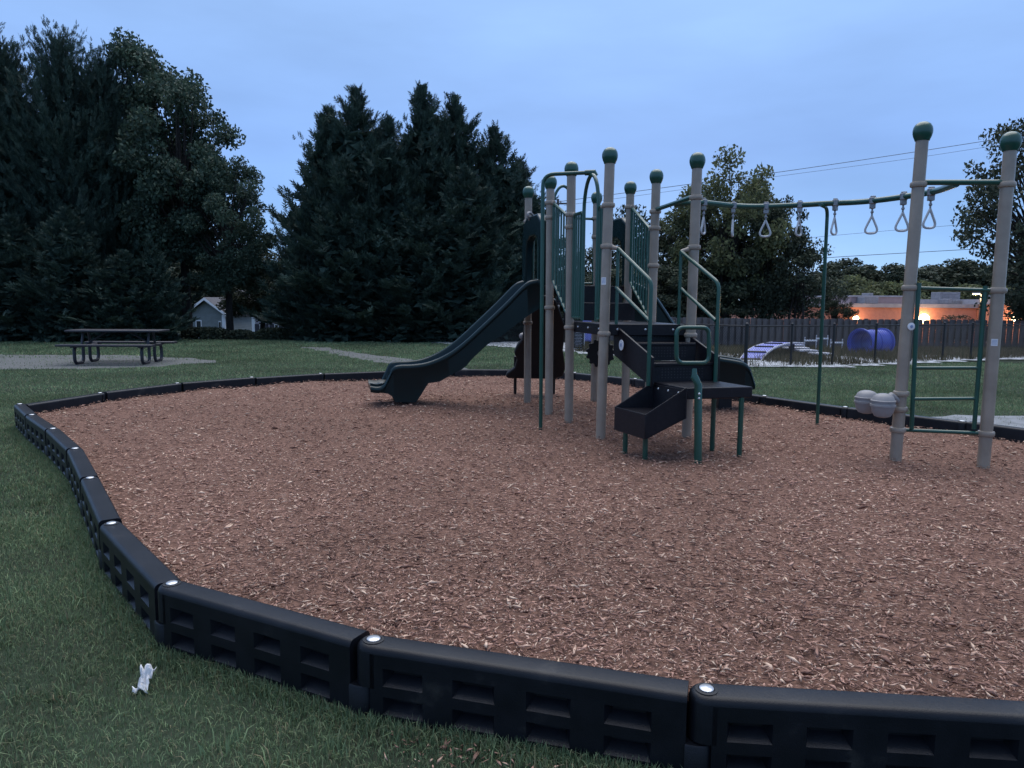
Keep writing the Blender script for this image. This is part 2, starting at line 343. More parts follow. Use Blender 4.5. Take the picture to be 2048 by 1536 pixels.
# dog-park ground, patchy white gravel
dp = [(5.75,18.0),(8.3,18.5),(10.9,19.8),(14.3,21.4),(24,25.6),(26,29.5),(-3.5,29.5),(-2.5,27.2),(-.2,25.6),(2.6,22.3)]
gxx = np.arange(-3.5, 26.1, .5); gyy = np.arange(17.5, 29.6, .5); X_, Y_ = np.meshgrid(gxx, gyy); Z_ = terrain(X_, Y_) + .03
ins = inpoly(X_, Y_, dp); nx, ny = len(gxx), len(gyy); idx = np.arange(nx*ny).reshape(ny, nx)
fc = np.stack([idx[:-1,:-1], idx[:-1,1:], idx[1:,1:], idx[1:,:-1]], -1).reshape(-1, 4); fc = fc[ins.ravel()[fc].any(1)]
used, inv = np.unique(fc, return_inverse=True)
o = put('gravel_yard', np_mesh('gravel_yard', np.stack([X_, Y_, Z_], -1).reshape(-1, 3)[used], inv.reshape(-1, 4), M['whitegravel'], 4), None, 0, 180)
tag(o, 'patchy white gravel ground of the fenced dog park', None, None, 'structure')

# grass blades
def blades(x, y, h, w, lean=.5):
    n = len(x); z = terrain(x, y); yaw = RNG.uniform(0, 2*np.pi, n); ln = np.abs(RNG.normal(0, lean, n))*h; ly = RNG.uniform(0, 2*np.pi, n)
    dx, dy = np.cos(yaw)*w/2, np.sin(yaw)*w/2; lx, lyy = np.cos(ly)*ln, np.sin(ly)*ln
    a = np.stack([x-dx, y-dy, z-.004], -1); b = np.stack([x+dx, y+dy, z-.004], -1)
    c = np.stack([x+dx*.7+lx*.35, y+dy*.7+lyy*.35, z+h*.6], -1); e_ = np.stack([x-dx*.7+lx*.35, y-dy*.7+lyy*.35, z+h*.6], -1)
    t = np.stack([x+lx, y+lyy, z+h*np.maximum(.55, 1-.35*(ln/h)**2)], -1)
    return np.stack([a, b, c, e_, t], 1).reshape(-1, 3), n
GV = []; GN = 0; FV = []
def lawn_pts(n, xr, yr, fov=.80):
    x = RNG.uniform(*xr, n); y = RNG.uniform(*yr, n)
    k = ~inpoly(x, y, LOOP) & (np.abs(x) < y*fov + .8) & ~inpoly(x, y, dp)
    for p in PATHS: k &= ~(inpoly(x, y, p) & (RNG.random(n) < .93))
    return x[k], y[k]
for n, xr, yr, h, w in ((270000, (-4.6,1.0), (1.7,5.2), .027, .0036), (240000, (-9.5,-1.5), (4.5,12), .036, .007), (90000, (4,9), (6,14), .038, .009), (260000, (-15,14), (11,20), .042, .018), (190000, (-20,9), (19,29), .05, .034)):
    x, y = lawn_pts(n, xr, yr)
    patch = .5 + .5*fbm(x, y, .35)
    k = RNG.random(len(x)) < .50 + .50*patch; x, y, patch = x[k], y[k], patch[k]
    hh = h*RNG.uniform(.5, 1.35, len(x))*(.75 + .5*patch)
    v_, k_ = blades(x, y, hh, w*RNG.uniform(.6, 1.3, len(x)), .75)
    if yr[0] < 5: GV.append(v_); GN += k_
    else: FV.append(v_.reshape(-1, 5, 3)[:, [0, 1, 4]].reshape(-1, 3))
# scattered coarser clumps in the turf
kx, ky = lawn_pts(260, (-5,.9), (1.7,9)); kx = np.repeat(kx, 45) + RNG.normal(0, .035, len(kx)*45); ky = np.repeat(ky, 45) + RNG.normal(0, .035, len(ky)*45); k = ~inpoly(kx, ky, LOOP); kx, ky = kx[k], ky[k]
v_, k_ = blades(kx, ky, RNG.uniform(.03, .075, len(kx)), np.full(len(kx), .006), .6); GV.append(v_); GN += k_
# longer tufts along the foot of the near timbers
tx, ty = [], []
for (a, b) in zip(LOOP_L[:-1], LOOP_L[1:]):
    a, b = V(*a), V(*b); nn = nrm(V(-(b-a)[1], (b-a)[0])); nn = nn if nn @ (V(-3,0)-a) > 0 or nn[1] < 0 else nn
    out = V((b-a)[1], -(b-a)[0]); out = out/np.linalg.norm(out)
    if out[1] > 0 and out[0] > 0: out = -out
    k = 2600; t = RNG.random(k); off = .06 + np.abs(RNG.normal(0, .05, k))
    q = a[None] + (b-a)[None]*t[:,None] + out[None]*off[:,None]; tx.append(q[:,0]); ty.append(q[:,1])
tx = np.concatenate(tx); ty = np.concatenate(ty); k = ~inpoly(tx, ty, LOOP); tx, ty = tx[k], ty[k]
v_, k_ = blades(tx, ty, RNG.uniform(.025, .065, len(tx)), np.full(len(tx), .0045), .6); GV.append(v_); GN += k_
gv = np.concatenate(GV); base = np.arange(GN)[:,None,None]*5
gf = (base + np.array([(0,1,2),(0,2,3),(3,2,4)])[None]).reshape(-1, 3)
fv = np.concatenate(FV); gf = np.concatenate([gf, np.arange(len(fv)).reshape(-1, 3) + len(gv)]); gv = np.concatenate([gv, fv])
g = put('grass', np_mesh('grass', gv, gf, M['blade'], 3), None, 0, 0)
tag(g, 'short green grass blades of the lawn', 'grass', None, 'stuff')
print('blades', GN)

# ================================================================ BORDER TIMBERS
def make_timber():
    L_, H_, w = 1.215, .305, .062       # length, height, half width; runs along +x from the pin, outside face at -y
    root = empty('border_timber', (0,0,0), 'x', 'border', 'black timbers round the mulch')
    b = MB(); r = .026; zt = H_
    # section without the outside face: back wall, rounded top
    sec = [(w, 0), (w, zt-r)] + [(w-r+r*math.cos(a), zt-r+r*math.sin(a)) for a in np.linspace(0, math.pi/2, 5)[1:]] + [(-w+r-r*math.cos(a)*0-r*math.sin(a), zt-r+r*math.cos(a)) for a in np.linspace(0, math.pi/2, 5)]
    x0, x1 = .075, L_-.012
    rnd = [(x0-.012, .012), (x0, 0), (x1-.012, 0), (x1, .010)]
    xs = [x0, x1]; n = len(sec); vs = []
    for x in xs: vs += [(x, p[0], p[1]) for p in sec]
    b.add(vs, [(i, i+1, n+i+1, n+i)[::-1] for i in range(n-1)])
    b.add([(x1, p[0], p[1]) for p in sec] + [(x1, -w, 0)], [tuple(range(n+1))[::-1]])
    b.add([(x0, p[0], p[1]) for p in sec] + [(x0, -w, 0)], [tuple(range(n+1))])
    # outside face with two rows of four pockets
    cols = [x0]
    for c in (.205, .475, .745, 1.015): cols += [c-.078, c+.078]
    cols += [x1]; rows = [0, .045, .115, .158, .228, zt-r]
    D = .048
    for i in range(len(cols)-1):
        for j in range(len(rows)-1):
            xa, xb, za, zb = cols[i], cols[i+1], rows[j], rows[j+1]
            if i % 2 == 1 and j in (1, 3):
                q = [(xa,-w,za),(xb,-w,za),(xb,-w,zb),(xa,-w,zb),(xa+.022,-w+D,za+.034),(xb-.022,-w+D,za+.034),(xb-.02,-w+D,zb-.012),(xa+.02,-w+D,zb-.012)]
                b.add(q, [(0,1,5,4),(1,2,6,5),(2,3,7,6),(3,0,4,7),(4,5,6,7)])
            else: b.add([(xa,-w,za),(xb,-w,za),(xb,-w,zb),(xa,-w,zb)], [(0,1,2,3)])
    b.build('timber_body', M['border'], root, smooth=50)
    # upper lug round the pin, lower lug that carries the next timber
    def lug(name, x, za, zb, direction, round_top, sw=1.):
        w = .062*sw; pl = [(x + direction*(w*math.cos(a)), w*math.sin(a)) for a in np.linspace(-math.pi/2, math.pi/2, 13)]
        pl = [(x - direction*.03, -w)] + pl + [(x - direction*.03, w)]
        k = MB()
        if round_top:
            cxm = x; lv = [(za, 1), (zb-r, 1), (zb-r*.5, .93), (zb-r*.13, .8), (zb, .58)]
        else: lv = [(za, 1), (zb-.006, 1), (zb, .93)]
        vs = []
        for z, s in lv:
            for p in pl: vs.append((x + (p[0]-x)*(s if (p[0]-x)*direction > 0 else 1), p[1]*s, z))
        m_ = len(pl)
        fs = [(i*m_+q, i*m_+(q+1) % m_, (i+1)*m_+(q+1) % m_, (i+1)*m_+q) for i in range(len(lv)-1) for q in range(m_)]
        fs += [tuple(range(m_))[::-1], tuple(range((len(lv)-1)*m_, len(lv)*m_))]
        if direction < 0: fs = [f[::-1] for f in fs]
        k.add(vs, fs); return k.build(name, M['border'], root, smooth=50)
    lug('lug', .062, .142, H_, -1, True)
    lug('lug', L_-.012+.028, 0, .135, 1, False, 1.12)
    p = MB(); p.lathe((.062, 0, H_-.006), [(.040, 0), (.040, .0085), (.030, .0095), (.027, .004)], 18); p.build('pin_collar', M['blackp'], root)
    p = MB(); p.lathe((.062, 0, H_-.004), [(.026, 0), (.026, .010), (.022, .013), (.0, .0145)], 16); p.build('pin', M['galv'], root)
    return root
timber = make_timber()
LN = len(LOOP)
for i in range(LN):
    a = V(*LOOP[i]); b = V(*LOOP[(i+1) % LN]); Ld = np.linalg.norm(b-a); ang = math.atan2(b[1]-a[1], b[0]-a[0])
    o = timber if i == 0 else copy_tree(timber, (0,0,0))
    nxv = nrm(b-a)
    o.location = (a[0]-nxv[0]*.062, a[1]-nxv[1]*.062, float(RNG.normal(0, .004)) - .002); o.rotation_euler = (0, 0, ang); o.scale = (Ld/1.205, 1, 1)
    ORD = 'first second third fourth fifth sixth seventh eighth ninth tenth eleventh twelfth thirteenth fourteenth fifteenth sixteenth'.split()
    if i == 7: lab = 'black timber with pocketed face next after the one beside the white tissue'
    elif i == 6: lab = 'black pocketed border timber beside the crumpled white tissue on the grass'
    elif i < 16: lab = ORD[i] + ' black timber from the sharp bed corner along the white tissue side'
    else: lab = ORD[28-i] + ' black timber from the sharp bed corner along the picnic table side'
    o['label'] = lab
    o['group'] = 'black timbers round the mulch'

# ================================================================ PLAY STRUCTURE
ZD, ZU = 1.37, 1.80                 # lower and upper deck
PS = empty('play_structure', (1.0, 8.8, .15), 'climbing frame with taupe ball-topped posts, green rails, dark decks and two slides', 'play structure')
XY = dict(P1=(.22,10.22), P2=(.47,9.18), P3=(.67,8.50), P4=(.93,7.58), P8=(1.85,7.64), P7=(1.63,8.66), P6=(1.49,9.55), P5=(1.19,10.50), R1=(3.48,6.53), R2=(4.18,6.37))
TOPX = dict(P1=(1057,382), P2=(1101,362), P3=(1143,335), P4=(1220,308), P8=(1395,318), P7=(1313,350), P6=(1261,373), P5=(1192,393), R1=(1846,259), R2=(2022,279))
PB, PT = {}, {}
for k, (x, y) in XY.items():
    z0 = float(zm(x, y)[0]); t = aty(*TOPX[k], y); PB[k] = V(x, y, z0-.25); PT[k] = V(x + max(-.02, min(.05, t[0]-x)), y, t[2]-.06)
def on(k, z):           # point on a post's axis at height z
    a, b = PB[k], PT[k]; t = (z-a[2])/(b[2]-a[2]); return a + (b-a)*t
PR = .051
POST = {}
CL = dict(P1=(2.68,1.30), P2=(2.80,2.62,1.52), P3=(2.58,2.44,1.30), P4=(2.57,2.16,1.27), P8=(2.66,2.16,1.26), P7=(2.64,2.45,2.02), P6=(2.80,), P5=(2.76,2.5), R1=(2.63,1.74,.80,.66,.47), R2=(2.61,1.72,.47))
def build_post(k, par):
    m = MB(); m.tube([PB[k], PT[k]], PR, 18); p = m.build('post', M['post'], par); POST[k] = p
    c = MB(); c.lathe(PT[k] - V(0,0,.035), [(.058,0), (.062,.012), (.072,.035), (.079,.06), (.080,.085), (.075,.112), (.060,.138), (.035,.155), (.0,.160)], 20); c.build('post_cap', M['green'], p, smooth=60)
    for z in CL[k]:
        c = MB(); q = on(k, z); c.lathe(q - V(0,0,.026), [(.050,0), (.064,.006), (.068,.016), (.068,.036), (.064,.046), (.050,.052)], 18); c.build('clamp', M['post'], p)
for k in XY:
    if k[0] == 'P': build_post(k, PS)
def lug_arm(k, z, to, par):          # short cast arm from a clamp to a rail end
    m = MB(); a = on(k, z); d = nrm(V(*to)-a); m.tube([a + d*.04, a + d*.09, V(*to)], [.026,.022,.02], 10); m.build('clamp_arm', M['post'], par)

def deck(name, ks, z, th=.12):
    c = sum(V(*XY[k]) for k in ks)/len(ks); P = [V(*XY[k]) + nrm(c - V(*XY[k]))*.045 for k in ks]
    m = MB(); m.prism([V(p[0], p[1], z-th) for p in P], (0,0,th)); o = m.build(name, M['deck'], PS, bevel=.008)
    for i in range(len(P)):
        a, b = P[i], P[(i+1) % len(P)]; nn = nrm(V((b-a)[1], -(b-a)[0])); nn = nn if nn @ (a-c) > 0 else -nn
        for t in (.16, .5, .84):
            q = a + (b-a)*t + nn*.001; s = MB(); s.lathe(V(q[0], q[1], z-.055), [(.013,-.004), (.012,.005), (.007,.009), (.0,.010)], 10, axis=(nn[0], nn[1], 0)); s.build('bolt', M['galv'], o)
    return o
deck('deck', ['P3','P4','P8','P7'], ZD); deck('deck', ['P2','P6','P5','P1'], ZU)

# steps between the decks
a3, a7, a2, a6 = (V(*XY[k]) for k in ('P3','P7','P2','P6'))
mid_l, mid_r = (a3+a2)/2 + V(.05,0), (a7+a6)/2 - V(.05,0)
st = MB(); zmid = (ZD+ZU)/2
def quadslab(m, a, b, c, d, z, th): m.prism([V(*p, z-th) for p in (a, b, c, d)], (0,0,th))
quadslab(st, mid_l, mid_r, a6-V(.07,.07), a2+V(.07,-.07), zmid, .03)
inner = st.build('tread', M['deck'], PS, bevel=.006)
m = MB(); m.bar(V(*mid_l, ZD+.10), V(*mid_r, ZD+.10), .012, .20); m.build('riser', M['deck'], PS)
m = MB(); m.bar(V(*(a2+V(.08,-.05)), zmid+.09), V(*(a6-V(.08,.05)), zmid+.09), .012, .20); m.build('riser', M['deck'], PS)

# barriers of upright bars
def barrier(pa, pb, za, zb, ya, yb, nb, name='barrier', clampk=()):
    pa, pb = V(*pa), V(*pb); d = nrm(np.append(pb-pa, 0))
    A0, B0, A1, B1 = V(*pa, za), V(*pb, zb), V(*pa, ya), V(*pb, yb)
    m = MB(); m.tube(fillet([A0, A1, B1, B0], .05), .018, 8); m.tube([A0, B0], .016, 8); o = m.build(name, M['green'], PS)
    for i in range(nb):
        t = (i+1)/(nb+1); m = MB(); m.tube([A0 + (B0-A0)*t, A1 + (B1-A1)*t], .012, 7); m.build('bar', M['green'], o)
        m = MB(); m.ball(A0 + (B0-A0)*t - V(0,0,.012), .020, 8, 6); m.build('bolt', M['green'], o)
    return o
def along(a, b, t): a, b = V(*XY[a]), V(*XY[b]); return a + (b-a)*t
b1 = barrier(along('P3','P2',.12), along('P3','P2',.88), ZD+.06, ZU+.05, 2.56, 2.78, 5)
b2 = barrier(along('P7','P6',.12), along('P7','P6',.90), ZD+.06, ZU+.05, 2.45, 2.78, 6)
b3 = barrier(along('P3','P4',.08), along('P3','P4',.37), ZD+.05, ZD+.05, 2.57, 2.57, 3)
b4 = barrier(along('P3','P4',.83), along('P3','P4',.94), ZD+.05, ZD+.05, 2.57, 2.57, 1)
b5 = barrier(along('P1','P5',.66), along('P1','P5',.95), ZU+.05, ZU+.05, 2.75, 2.75, 1)
b6 = barrier(along('P1','P5',.06), along('P1','P5',.28), ZU+.05, ZU+.05, 2.75, 2.75, 2)
def arch(pa, pb, z0, ztop, r=.020):
    pa, pb = V(*pa), V(*pb); c = (pa+pb)/2; h = (pb-pa)/2; zs = ztop-.36
    P = [V(*pa, z0), V(*pa, zs)] + [V(*(c - h*math.cos(t)), zs + .36*math.sin(t)) for t in np.linspace(0, math.pi, 15)[1:-1]] + [V(*pb, zs), V(*pb, z0)]
    m = MB(); m.tube(P, r, 10); return m.build('arch', M['green'], PS), V(*c, ztop)
arch1, atop = arch(along('P3','P4',.39), along('P3','P4',.82), ZD+.02, 2.93)
arch2, _ = arch(along('P1','P5',.33), along('P1','P5',.64), ZU+.02, 3.18)
# fire pole hooked over the arch
g0 = V(.325, 8.12, float(zm(.325, 8.12)[0])-.2); g1 = aty(1086, 349, 8.12)
m = MB(); m.tube(fillet([g0, V(g1[0], 8.12, g1[2]), atop + V(.03,.02,.03)], .13, 8), .021, 12); pole = m.build('fire_pole', M['green'], PS)
m = MB(); e1 = atop + V(.03,.02,.03); dd_ = nrm(e1-V(g1[0], 8.12, g1[2])); m.tube([e1-dd_*.10, e1, e1+V(.012,0,-.035)], .030, 12); m.build('sleeve', M['green'], pole)
for k, z, t in (('P3',2.58,('P3','P4',.09)), ('P4',2.57,('P3','P4',.93)), ('P2',2.80,('P3','P2',.87)), ('P7',2.45,('P7','P6',.13)), ('P6',2.80,('P7','P6',.89))):
    lug_arm(k, z, V(*along(*t), z-.01), POST[k])

# ---- slides
def slide(name, prof, under, Y, cross, lipz, par, w_in=.05):
    prof = [aty(px, py, Y) for px, py in prof]; und = sorted([(lambda q: (q[0], q[2]))(aty(px, py, Y)) for px, py in under])
    T = spline(prof, 5); ux = [u[0] for u in und]; uz = [u[1] for u in und]; cr = V(*cross, 0); L_ = np.linalg.norm(cr); c1 = cr/L_
    rr = .042; m = MB(); vs = []; n = None
    for q in T:
        zb = float(np.interp(q[0], ux, uz)); bedz = max(q[2]-.20, lipz); bedz = min(bedz, q[2]-.012); zb = min(zb, bedz-.03)
        S = []
        S.append(V(q[0], q[1], zb) + c1*.03)
        S.append(V(q[0], q[1], q[2]-.085) + c1*.026)
        for a in np.linspace(math.pi+.6, 0, 8): S.append(V(q[0], q[1], q[2]-rr) + c1*(rr + rr*math.cos(a)) + V(0,0,rr*math.sin(a)))
        S.append(V(q[0], q[1], bedz+.04) + c1*(rr*2)); S.append(V(q[0], q[1], bedz+.008) + c1*(rr*2+.04)); S.append(V(q[0], q[1], bedz) + c1*(rr*2+.10))
        far = []
        for s in S:
            t = (s - V(q[0], q[1], 0))[:2] @ c1[:2]; far.append(V(q[0], q[1], s[2]) + c1*(L_-t))
        S = S + far[::-1]; n = len(S); vs += S
    k = len(T); fs = [(i*n+j, i*n+(j+1) % n, (i+1)*n+(j+1) % n, (i+1)*n+j) for i in range(k-1) for j in range(n)]
    fs += [tuple(range(n))[::-1], tuple(range((k-1)*n, k*n))]
    m.add(vs, fs); return m.build(name, M['slide'], par, smooth=50)
lip = aty(745, 774, 9.5)[2]
sl1 = slide('slide', [(1088,558),(1068,559),(1050,568),(1014,604),(969,647),(925,687),(893,709),(857,724),(826,729),(800,730),(786,735),(778,750),(768,769),(756,774),(741,772)],
    [(1090,610),(1045,640),(1010,668),(976,689),(947,716),(929,737),(909,747),(880,764),(857,767),(845,787),(833,805),(791,805),(784,793),(776,788),(741,783)], 9.50, (-.155,.62), lip, PS)
m = MB(); q = aty(812, 800, 9.5); m.box((q[0]-.02, 9.82, .22), (.16, .30, .34)); m.build('slide_foot', M['blackp'], sl1, bevel=.01)
lip2 = aty(1505, 768, 9.7)[2]
sl2 = slide('slide', [(1262,560),(1290,574),(1310,590),(1330,618),(1350,648),(1380,684),(1410,706),(1440,715),(1470,720),(1488,725),(1500,735),(1506,752),(1511,768)],
    [(1262,640),(1300,650),(1350,715),(1400,765),(1440,785),(1490,786),(1511,778)], 9.62, (.13,.62), lip2, PS)
m = MB(); q = aty(1460, 780, 9.62); m.box((q[0], 9.95, .22), (.18, .30, .34)); m.build('slide_foot', M['blackp'], sl2, bevel=.01)
def hood(pa, pb, off, z0, z1, par):
    pa, pb = V(*pa), V(*pb); u = nrm(pb-pa); L_ = np.linalg.norm(pb-pa); o3 = V(*off, 0)
    def pt(s, z): p = pa + u*s*L_; return V(p[0], p[1], z)
    outer = [pt(.06,z0), pt(.05,z0+.55), pt(.10,z1-.10), pt(.25,z1), pt(.75,z1), pt(.90,z1-.10), pt(.95,z0+.55), pt(.94,z0)]
    inner_ = [pt(.20,z0), pt(.20,z0+.45), pt(.26,z0+.58), pt(.38,z0+.64), pt(.62,z0+.64), pt(.74,z0+.58), pt(.80,z0+.45), pt(.80,z0)]
    m = MB(); n = len(outer)
    for o_, i_, k in ((outer, inner_, 0),):
        A = outer + inner_; B = [p + o3*(1.0 if j < n else .9) for j, p in enumerate(A)]
        fs = []
        for i in range(n-1):
            fs += [(i, i+1, n+i+1, n+i), (2*n+i+1, 2*n+i, 3*n+i, 3*n+i+1), (i+1, i, 2*n+i, 2*n+i+1), (n+i, n+i+1, 3*n+i+1, 3*n+i)]
        fs += [(0, n, 3*n, 2*n), (2*n-1, n-1, 3*n-1, 4*n-1)]
        m.add(A+B, fs)
    return m.build('slide_hood', M['slide'], par, bevel=.02, smooth=50, seg=3)
h1 = hood(XY['P1'], XY['P2'], (-.11,-.03), ZU, 2.70, PS)
h2 = hood(XY['P5'], XY['P6'], (.11,.03), ZU, 2.70, PS)
rc = aty(1063, 436, 9.85); m = MB(); m.tube([rc + V(.115*math.cos(t)*.45 - .0, .115*math.cos(t), .055*math.sin(t) + .05*math.cos(t)*-.6) for t in np.linspace(0, 2*math.pi, 24, endpoint=False)], .016, 8, closed=True); m.build('hood_ring', M['pod'], PS)
m = MB(); m.tube([on('P1', 2.64), rc + V(.05*.45*2.2, .11, -.03)], .018, 8); m.build('clamp_arm', M['post'], POST['P1'])

# ---- black climbing wall behind the upper deck
sil = [(1088,590),(1062,612),(1050,640),(1048,655),(1044,680),(1035,690),(1028,705),(1034,720),(1029,736),(1014,747),(1011,753),(1016,757),(1110,758),(1126,753),(1131,735),(1126,700),(1131,655),(1120,622),(1112,600)]
front = [];
for px, py in sil:
    z = aty(px, py, 11.)[2]; Yp = 10.62 + max(0, 1.8-z)*.45; front.append(aty(px, py, Yp))
m = MB(); m.prism(front, (0, .16, .02)); clb = m.build('climbing_wall', M['blackp'], PS, bevel=.02)
for (px, py) in ((1030,779),(1109,790)):
    q = atz(px, py, .17); m = MB(); m.tube([V(q[0], 11.45, -.05), V(q[0], 11.30, .75)], .024, 8); m.build('leg', M['blackp'], clb)
for i in range(9):
    q = front[0]*0 + V(RNG.uniform(.15,.75), 0, RNG.uniform(.5,1.6)); q[1] = 10.62 + (1.8-q[2])*.45 + .19; m = MB(); m.ball(q, .05, 8, 6); m.build('hand_hold', M['pod'], clb)

# ---- scalloped activity wheel under the upper deck
wc = V(1.24, 10.28, .0); wc[2] = aty(1200, 706, 10.28)[2]
m = MB(); k = 26; pl = []
for i in range(k*2):
    a = math.pi*i/k; r_ = .205 if i % 4 < 2 else .178; pl.append(wc + V(r_*math.cos(a), -.02, r_*math.sin(a)))
m.prism(pl[::-1], (0, .05, 0)); wh = m.build('play_wheel', M['blackp'], PS, bevel=.006)
m = MB(); m.lathe(wc + V(0,-.045,0), [(.05,0),(.05,.02),(.03,.03)], 12, axis=(0,1,0)); m.build('hub', M['pod'], wh)
m = MB(); m.tube([V(*XY['P5'], wc[2]+.05), wc + V(0,.03,0)], .025, 8); m.build('bracket', M['blackp'], wh)

# ---- front stair
Dl, Dr = V(1.11,7.65), V(1.75,7.79); Bl, Br = V(1.25,7.37), V(1.87,7.45); Al, Ar = V(1.345,7.07), V(2.00,7.25)
stair = MB(); quadslab(stair, Bl, Br, Dr, Dl, 1.19, .03); stair = stair.build('tread', M['deck'], PS, bevel=.006)
m = MB(); quadslab(m, Al, Ar, Br, Bl, 1.01, .03); m.build('tread', M['deck'], PS, bevel=.006)
def riser(a, b, z0, z1):
    m = MB(); m.bar(V(*a, (z0+z1)/2), V(*b, (z0+z1)/2), .012, z1-z0); r_ = m.build('riser', M['deck'], PS)
    m = MB(); d = nrm(V(*(b-a), 0)); out = V(d[1], -d[0], 0); L_ = np.linalg.norm(b-a)
    for i in range(14):
        for j in range(4):
            q = V(*a, z0+.045+j*.028) + d*(L_*.18 + i*L_*.64/13) + out*.0065; m.box(q, (.010,.004,.010), (d, out, V(0,0,1)))
    m.build('perforation', M['ink'], r_, smooth=0)
riser(Dl+V(0,-.012), Dr+V(0,-.012), 1.19, ZD-.002); riser(Bl+V(0,.02), Br+V(0,.02), 1.01, 1.165); riser(Al+V(0,.02), Ar+V(0,.02), .82, .985)
def stringer(a, b, za, zb, ya, yb, off):
    d = nrm(b-a); a2_, b2_ = a - d*.06, b + d*.06; o3 = V(*off, 0)
    m = MB(); m.prism([V(*a2_, ya), V(*b2_, yb), V(*b2_, zb), V(*a2_, za)], o3*.025); return m.build('stringer', M['deck'], PS, bevel=.005)
s1 = stringer(Dl, Al, ZD-.005, 1.07, 1.05, .78, (-.95,-.2)); s2 = stringer(Dr, Ar, ZD-.005, 1.07, 1.05, .78, (.95,.2))
# oval badge on the left stringer
bc = aty(1248, 690, 7.50); bc = V(bc[0]-.026, 7.50, bc[2]); dS = nrm(V(*(Al-Dl), 0)); nS = V(dS[1], -dS[0], 0)
m = MB(); m.prism([bc - V(*(nS[:2]*0),0) + dS*.045*math.cos(t) + V(0,0,.055*math.sin(t)) for t in np.linspace(0, 2*math.pi, 20, endpoint=False)], -nS*.004 if nS[1] > 0 else nS*.004); bd = m.build('badge', M['white'], s1)
m = MB(); m.box(bc + (nS if nS[1] < 0 else -nS)*.006, (.018,.003,.034), (dS, nS, V(0,0,1))); m.build('badge_mark', M['bluelab'], s1)

# ---- low transfer platform and its lower step
PL = [V(1.375,7.075), V(1.585,6.575), V(2.225,6.72), V(2.02,7.22)]
m = MB(); m.prism([V(*p, .725) for p in PL], (0,0,.105)); plat = m.build('platform', M['deck'], PS, bevel=.010)
f0, f1 = V(1.005,7.04), V(1.215,6.545); k0, k1 = PL[0]+V(-.006,0), PL[1]+V(-.006,0)
for a, b in ((f0, k0), (f1, k1)):
    m = MB(); d = nrm(b-a); nn = V(-d[1], d[0]) if a is f0 else V(d[1], -d[0])
    m.prism([V(*a, .36), V(*b, .55), V(*b, .835), V(*a, .592)], V(*(nn*-.02), 0)); m.build('step_side', M['deck'], PS, bevel=.004)
m = MB(); m.bar(V(*f0, .476), V(*f1, .476), .02, .228); m.build('step_front', M['deck'], PS, bevel=.004)
m = MB(); quadslab(m, f0+V(.01,0), f1+V(.01,.01), k1, k0, .58, .02); m.build('step_tread', M['deck'], PS)
m = MB(); m.bar(V(*k0, .68), V(*k1, .68), .016, .26); bk = m.build('step_back', M['deck'], PS)
for t in (.2,.5,.8):
    m = MB(); q = k0 + (k1-k0)*t; m.lathe(V(q[0]-.008, q[1]-.004, .775), [(.012,0),(.010,.006),(.0,.010)], 10, axis=(-.92,-.39,0)); m.build('bolt', M['galv'], bk)
m = MB(); m.prism([V(*f0, .36), V(*f1, .36), V(*k1, .55), V(*k0, .55)], (0,0,.012)); m.build('step_base', M['deck'], PS)
for x, y, zt in ((1.10,6.98,.42), (1.235,6.66,.42), (1.975,7.10,.73), (2.125,6.72,.73)):
    m = MB(); z0 = float(zm(x, y)[0]); m.tube([V(x, y, z0-.15), V(x, y, zt)], .024, 10); m.build('leg', M['green'], plat)

# ---- grab loop on its post
q0 = V(1.655, 6.415, .0); zz = float(zm(1.655, 6.415)[0]); tz = aty(1389, 742, 6.44)
m = MB(); m.tube([V(1.665,6.40,zz-.15), V(1.645,6.43,.88), V(tz[0],6.44,tz[2]-.05), V(tz[0],6.44,tz[2]-.03), V(tz[0],6.45,tz[2]+.02)], [.034,.034,.034,.024,.020], 14); gp = m.build('grab_post', M['green'], PS)
lp = [aty(px, py, Yq) for px, py, Yq in ((1353,655,6.46),(1353,726,6.46),(1418,726,6.52),(1418,655,6.52))]; c = sum(lp)/4
ringp = fillet([(lp[3]+lp[0])/2] + lp + [(lp[3]+lp[0])/2], .07, 7)[:-1]
m = MB(); m.tube(ringp, .019, 10, closed=True); m.build('grab_loop', M['green'], gp)
for z in (.80,.76):
    m = MB(); m.ball((1.648,6.394,z), .012, 8, 6); m.build('bolt', M['galv'], gp)

# ---- stair handrails
def rail(pts, r=.019, name='handrail', rad=.07):
    m = MB(); m.tube(fillet(pts, rad), r, 10); return m.build(name, M['green'], PS)
h0 = aty(1236, 497, 7.52); h1_ = aty(1303, 563, 7.0)
rail([h0, h1_, V(h1_[0]-.005, h1_[1], .80)]); rail([aty(1232, 575, 7.5), aty(1299, 642, 7.0)], .017)
rail([h0, V(h0[0], h0[1], ZD)], .017); lug_arm('P4', 2.16, h0, POST['P4'])
h0 = aty(1362, 503, 7.62); h1_ = aty(1438, 567, 7.12)
rail([h0, h1_, V(h1_[0], h1_[1], .80)]); rail([aty(1362, 577, 7.62), aty(1431, 641, 7.12)], .017)
rail([h0, V(h0[0], h0[1], ZD)], .017); lug_arm('P8', 2.16, h0, POST['P8'])

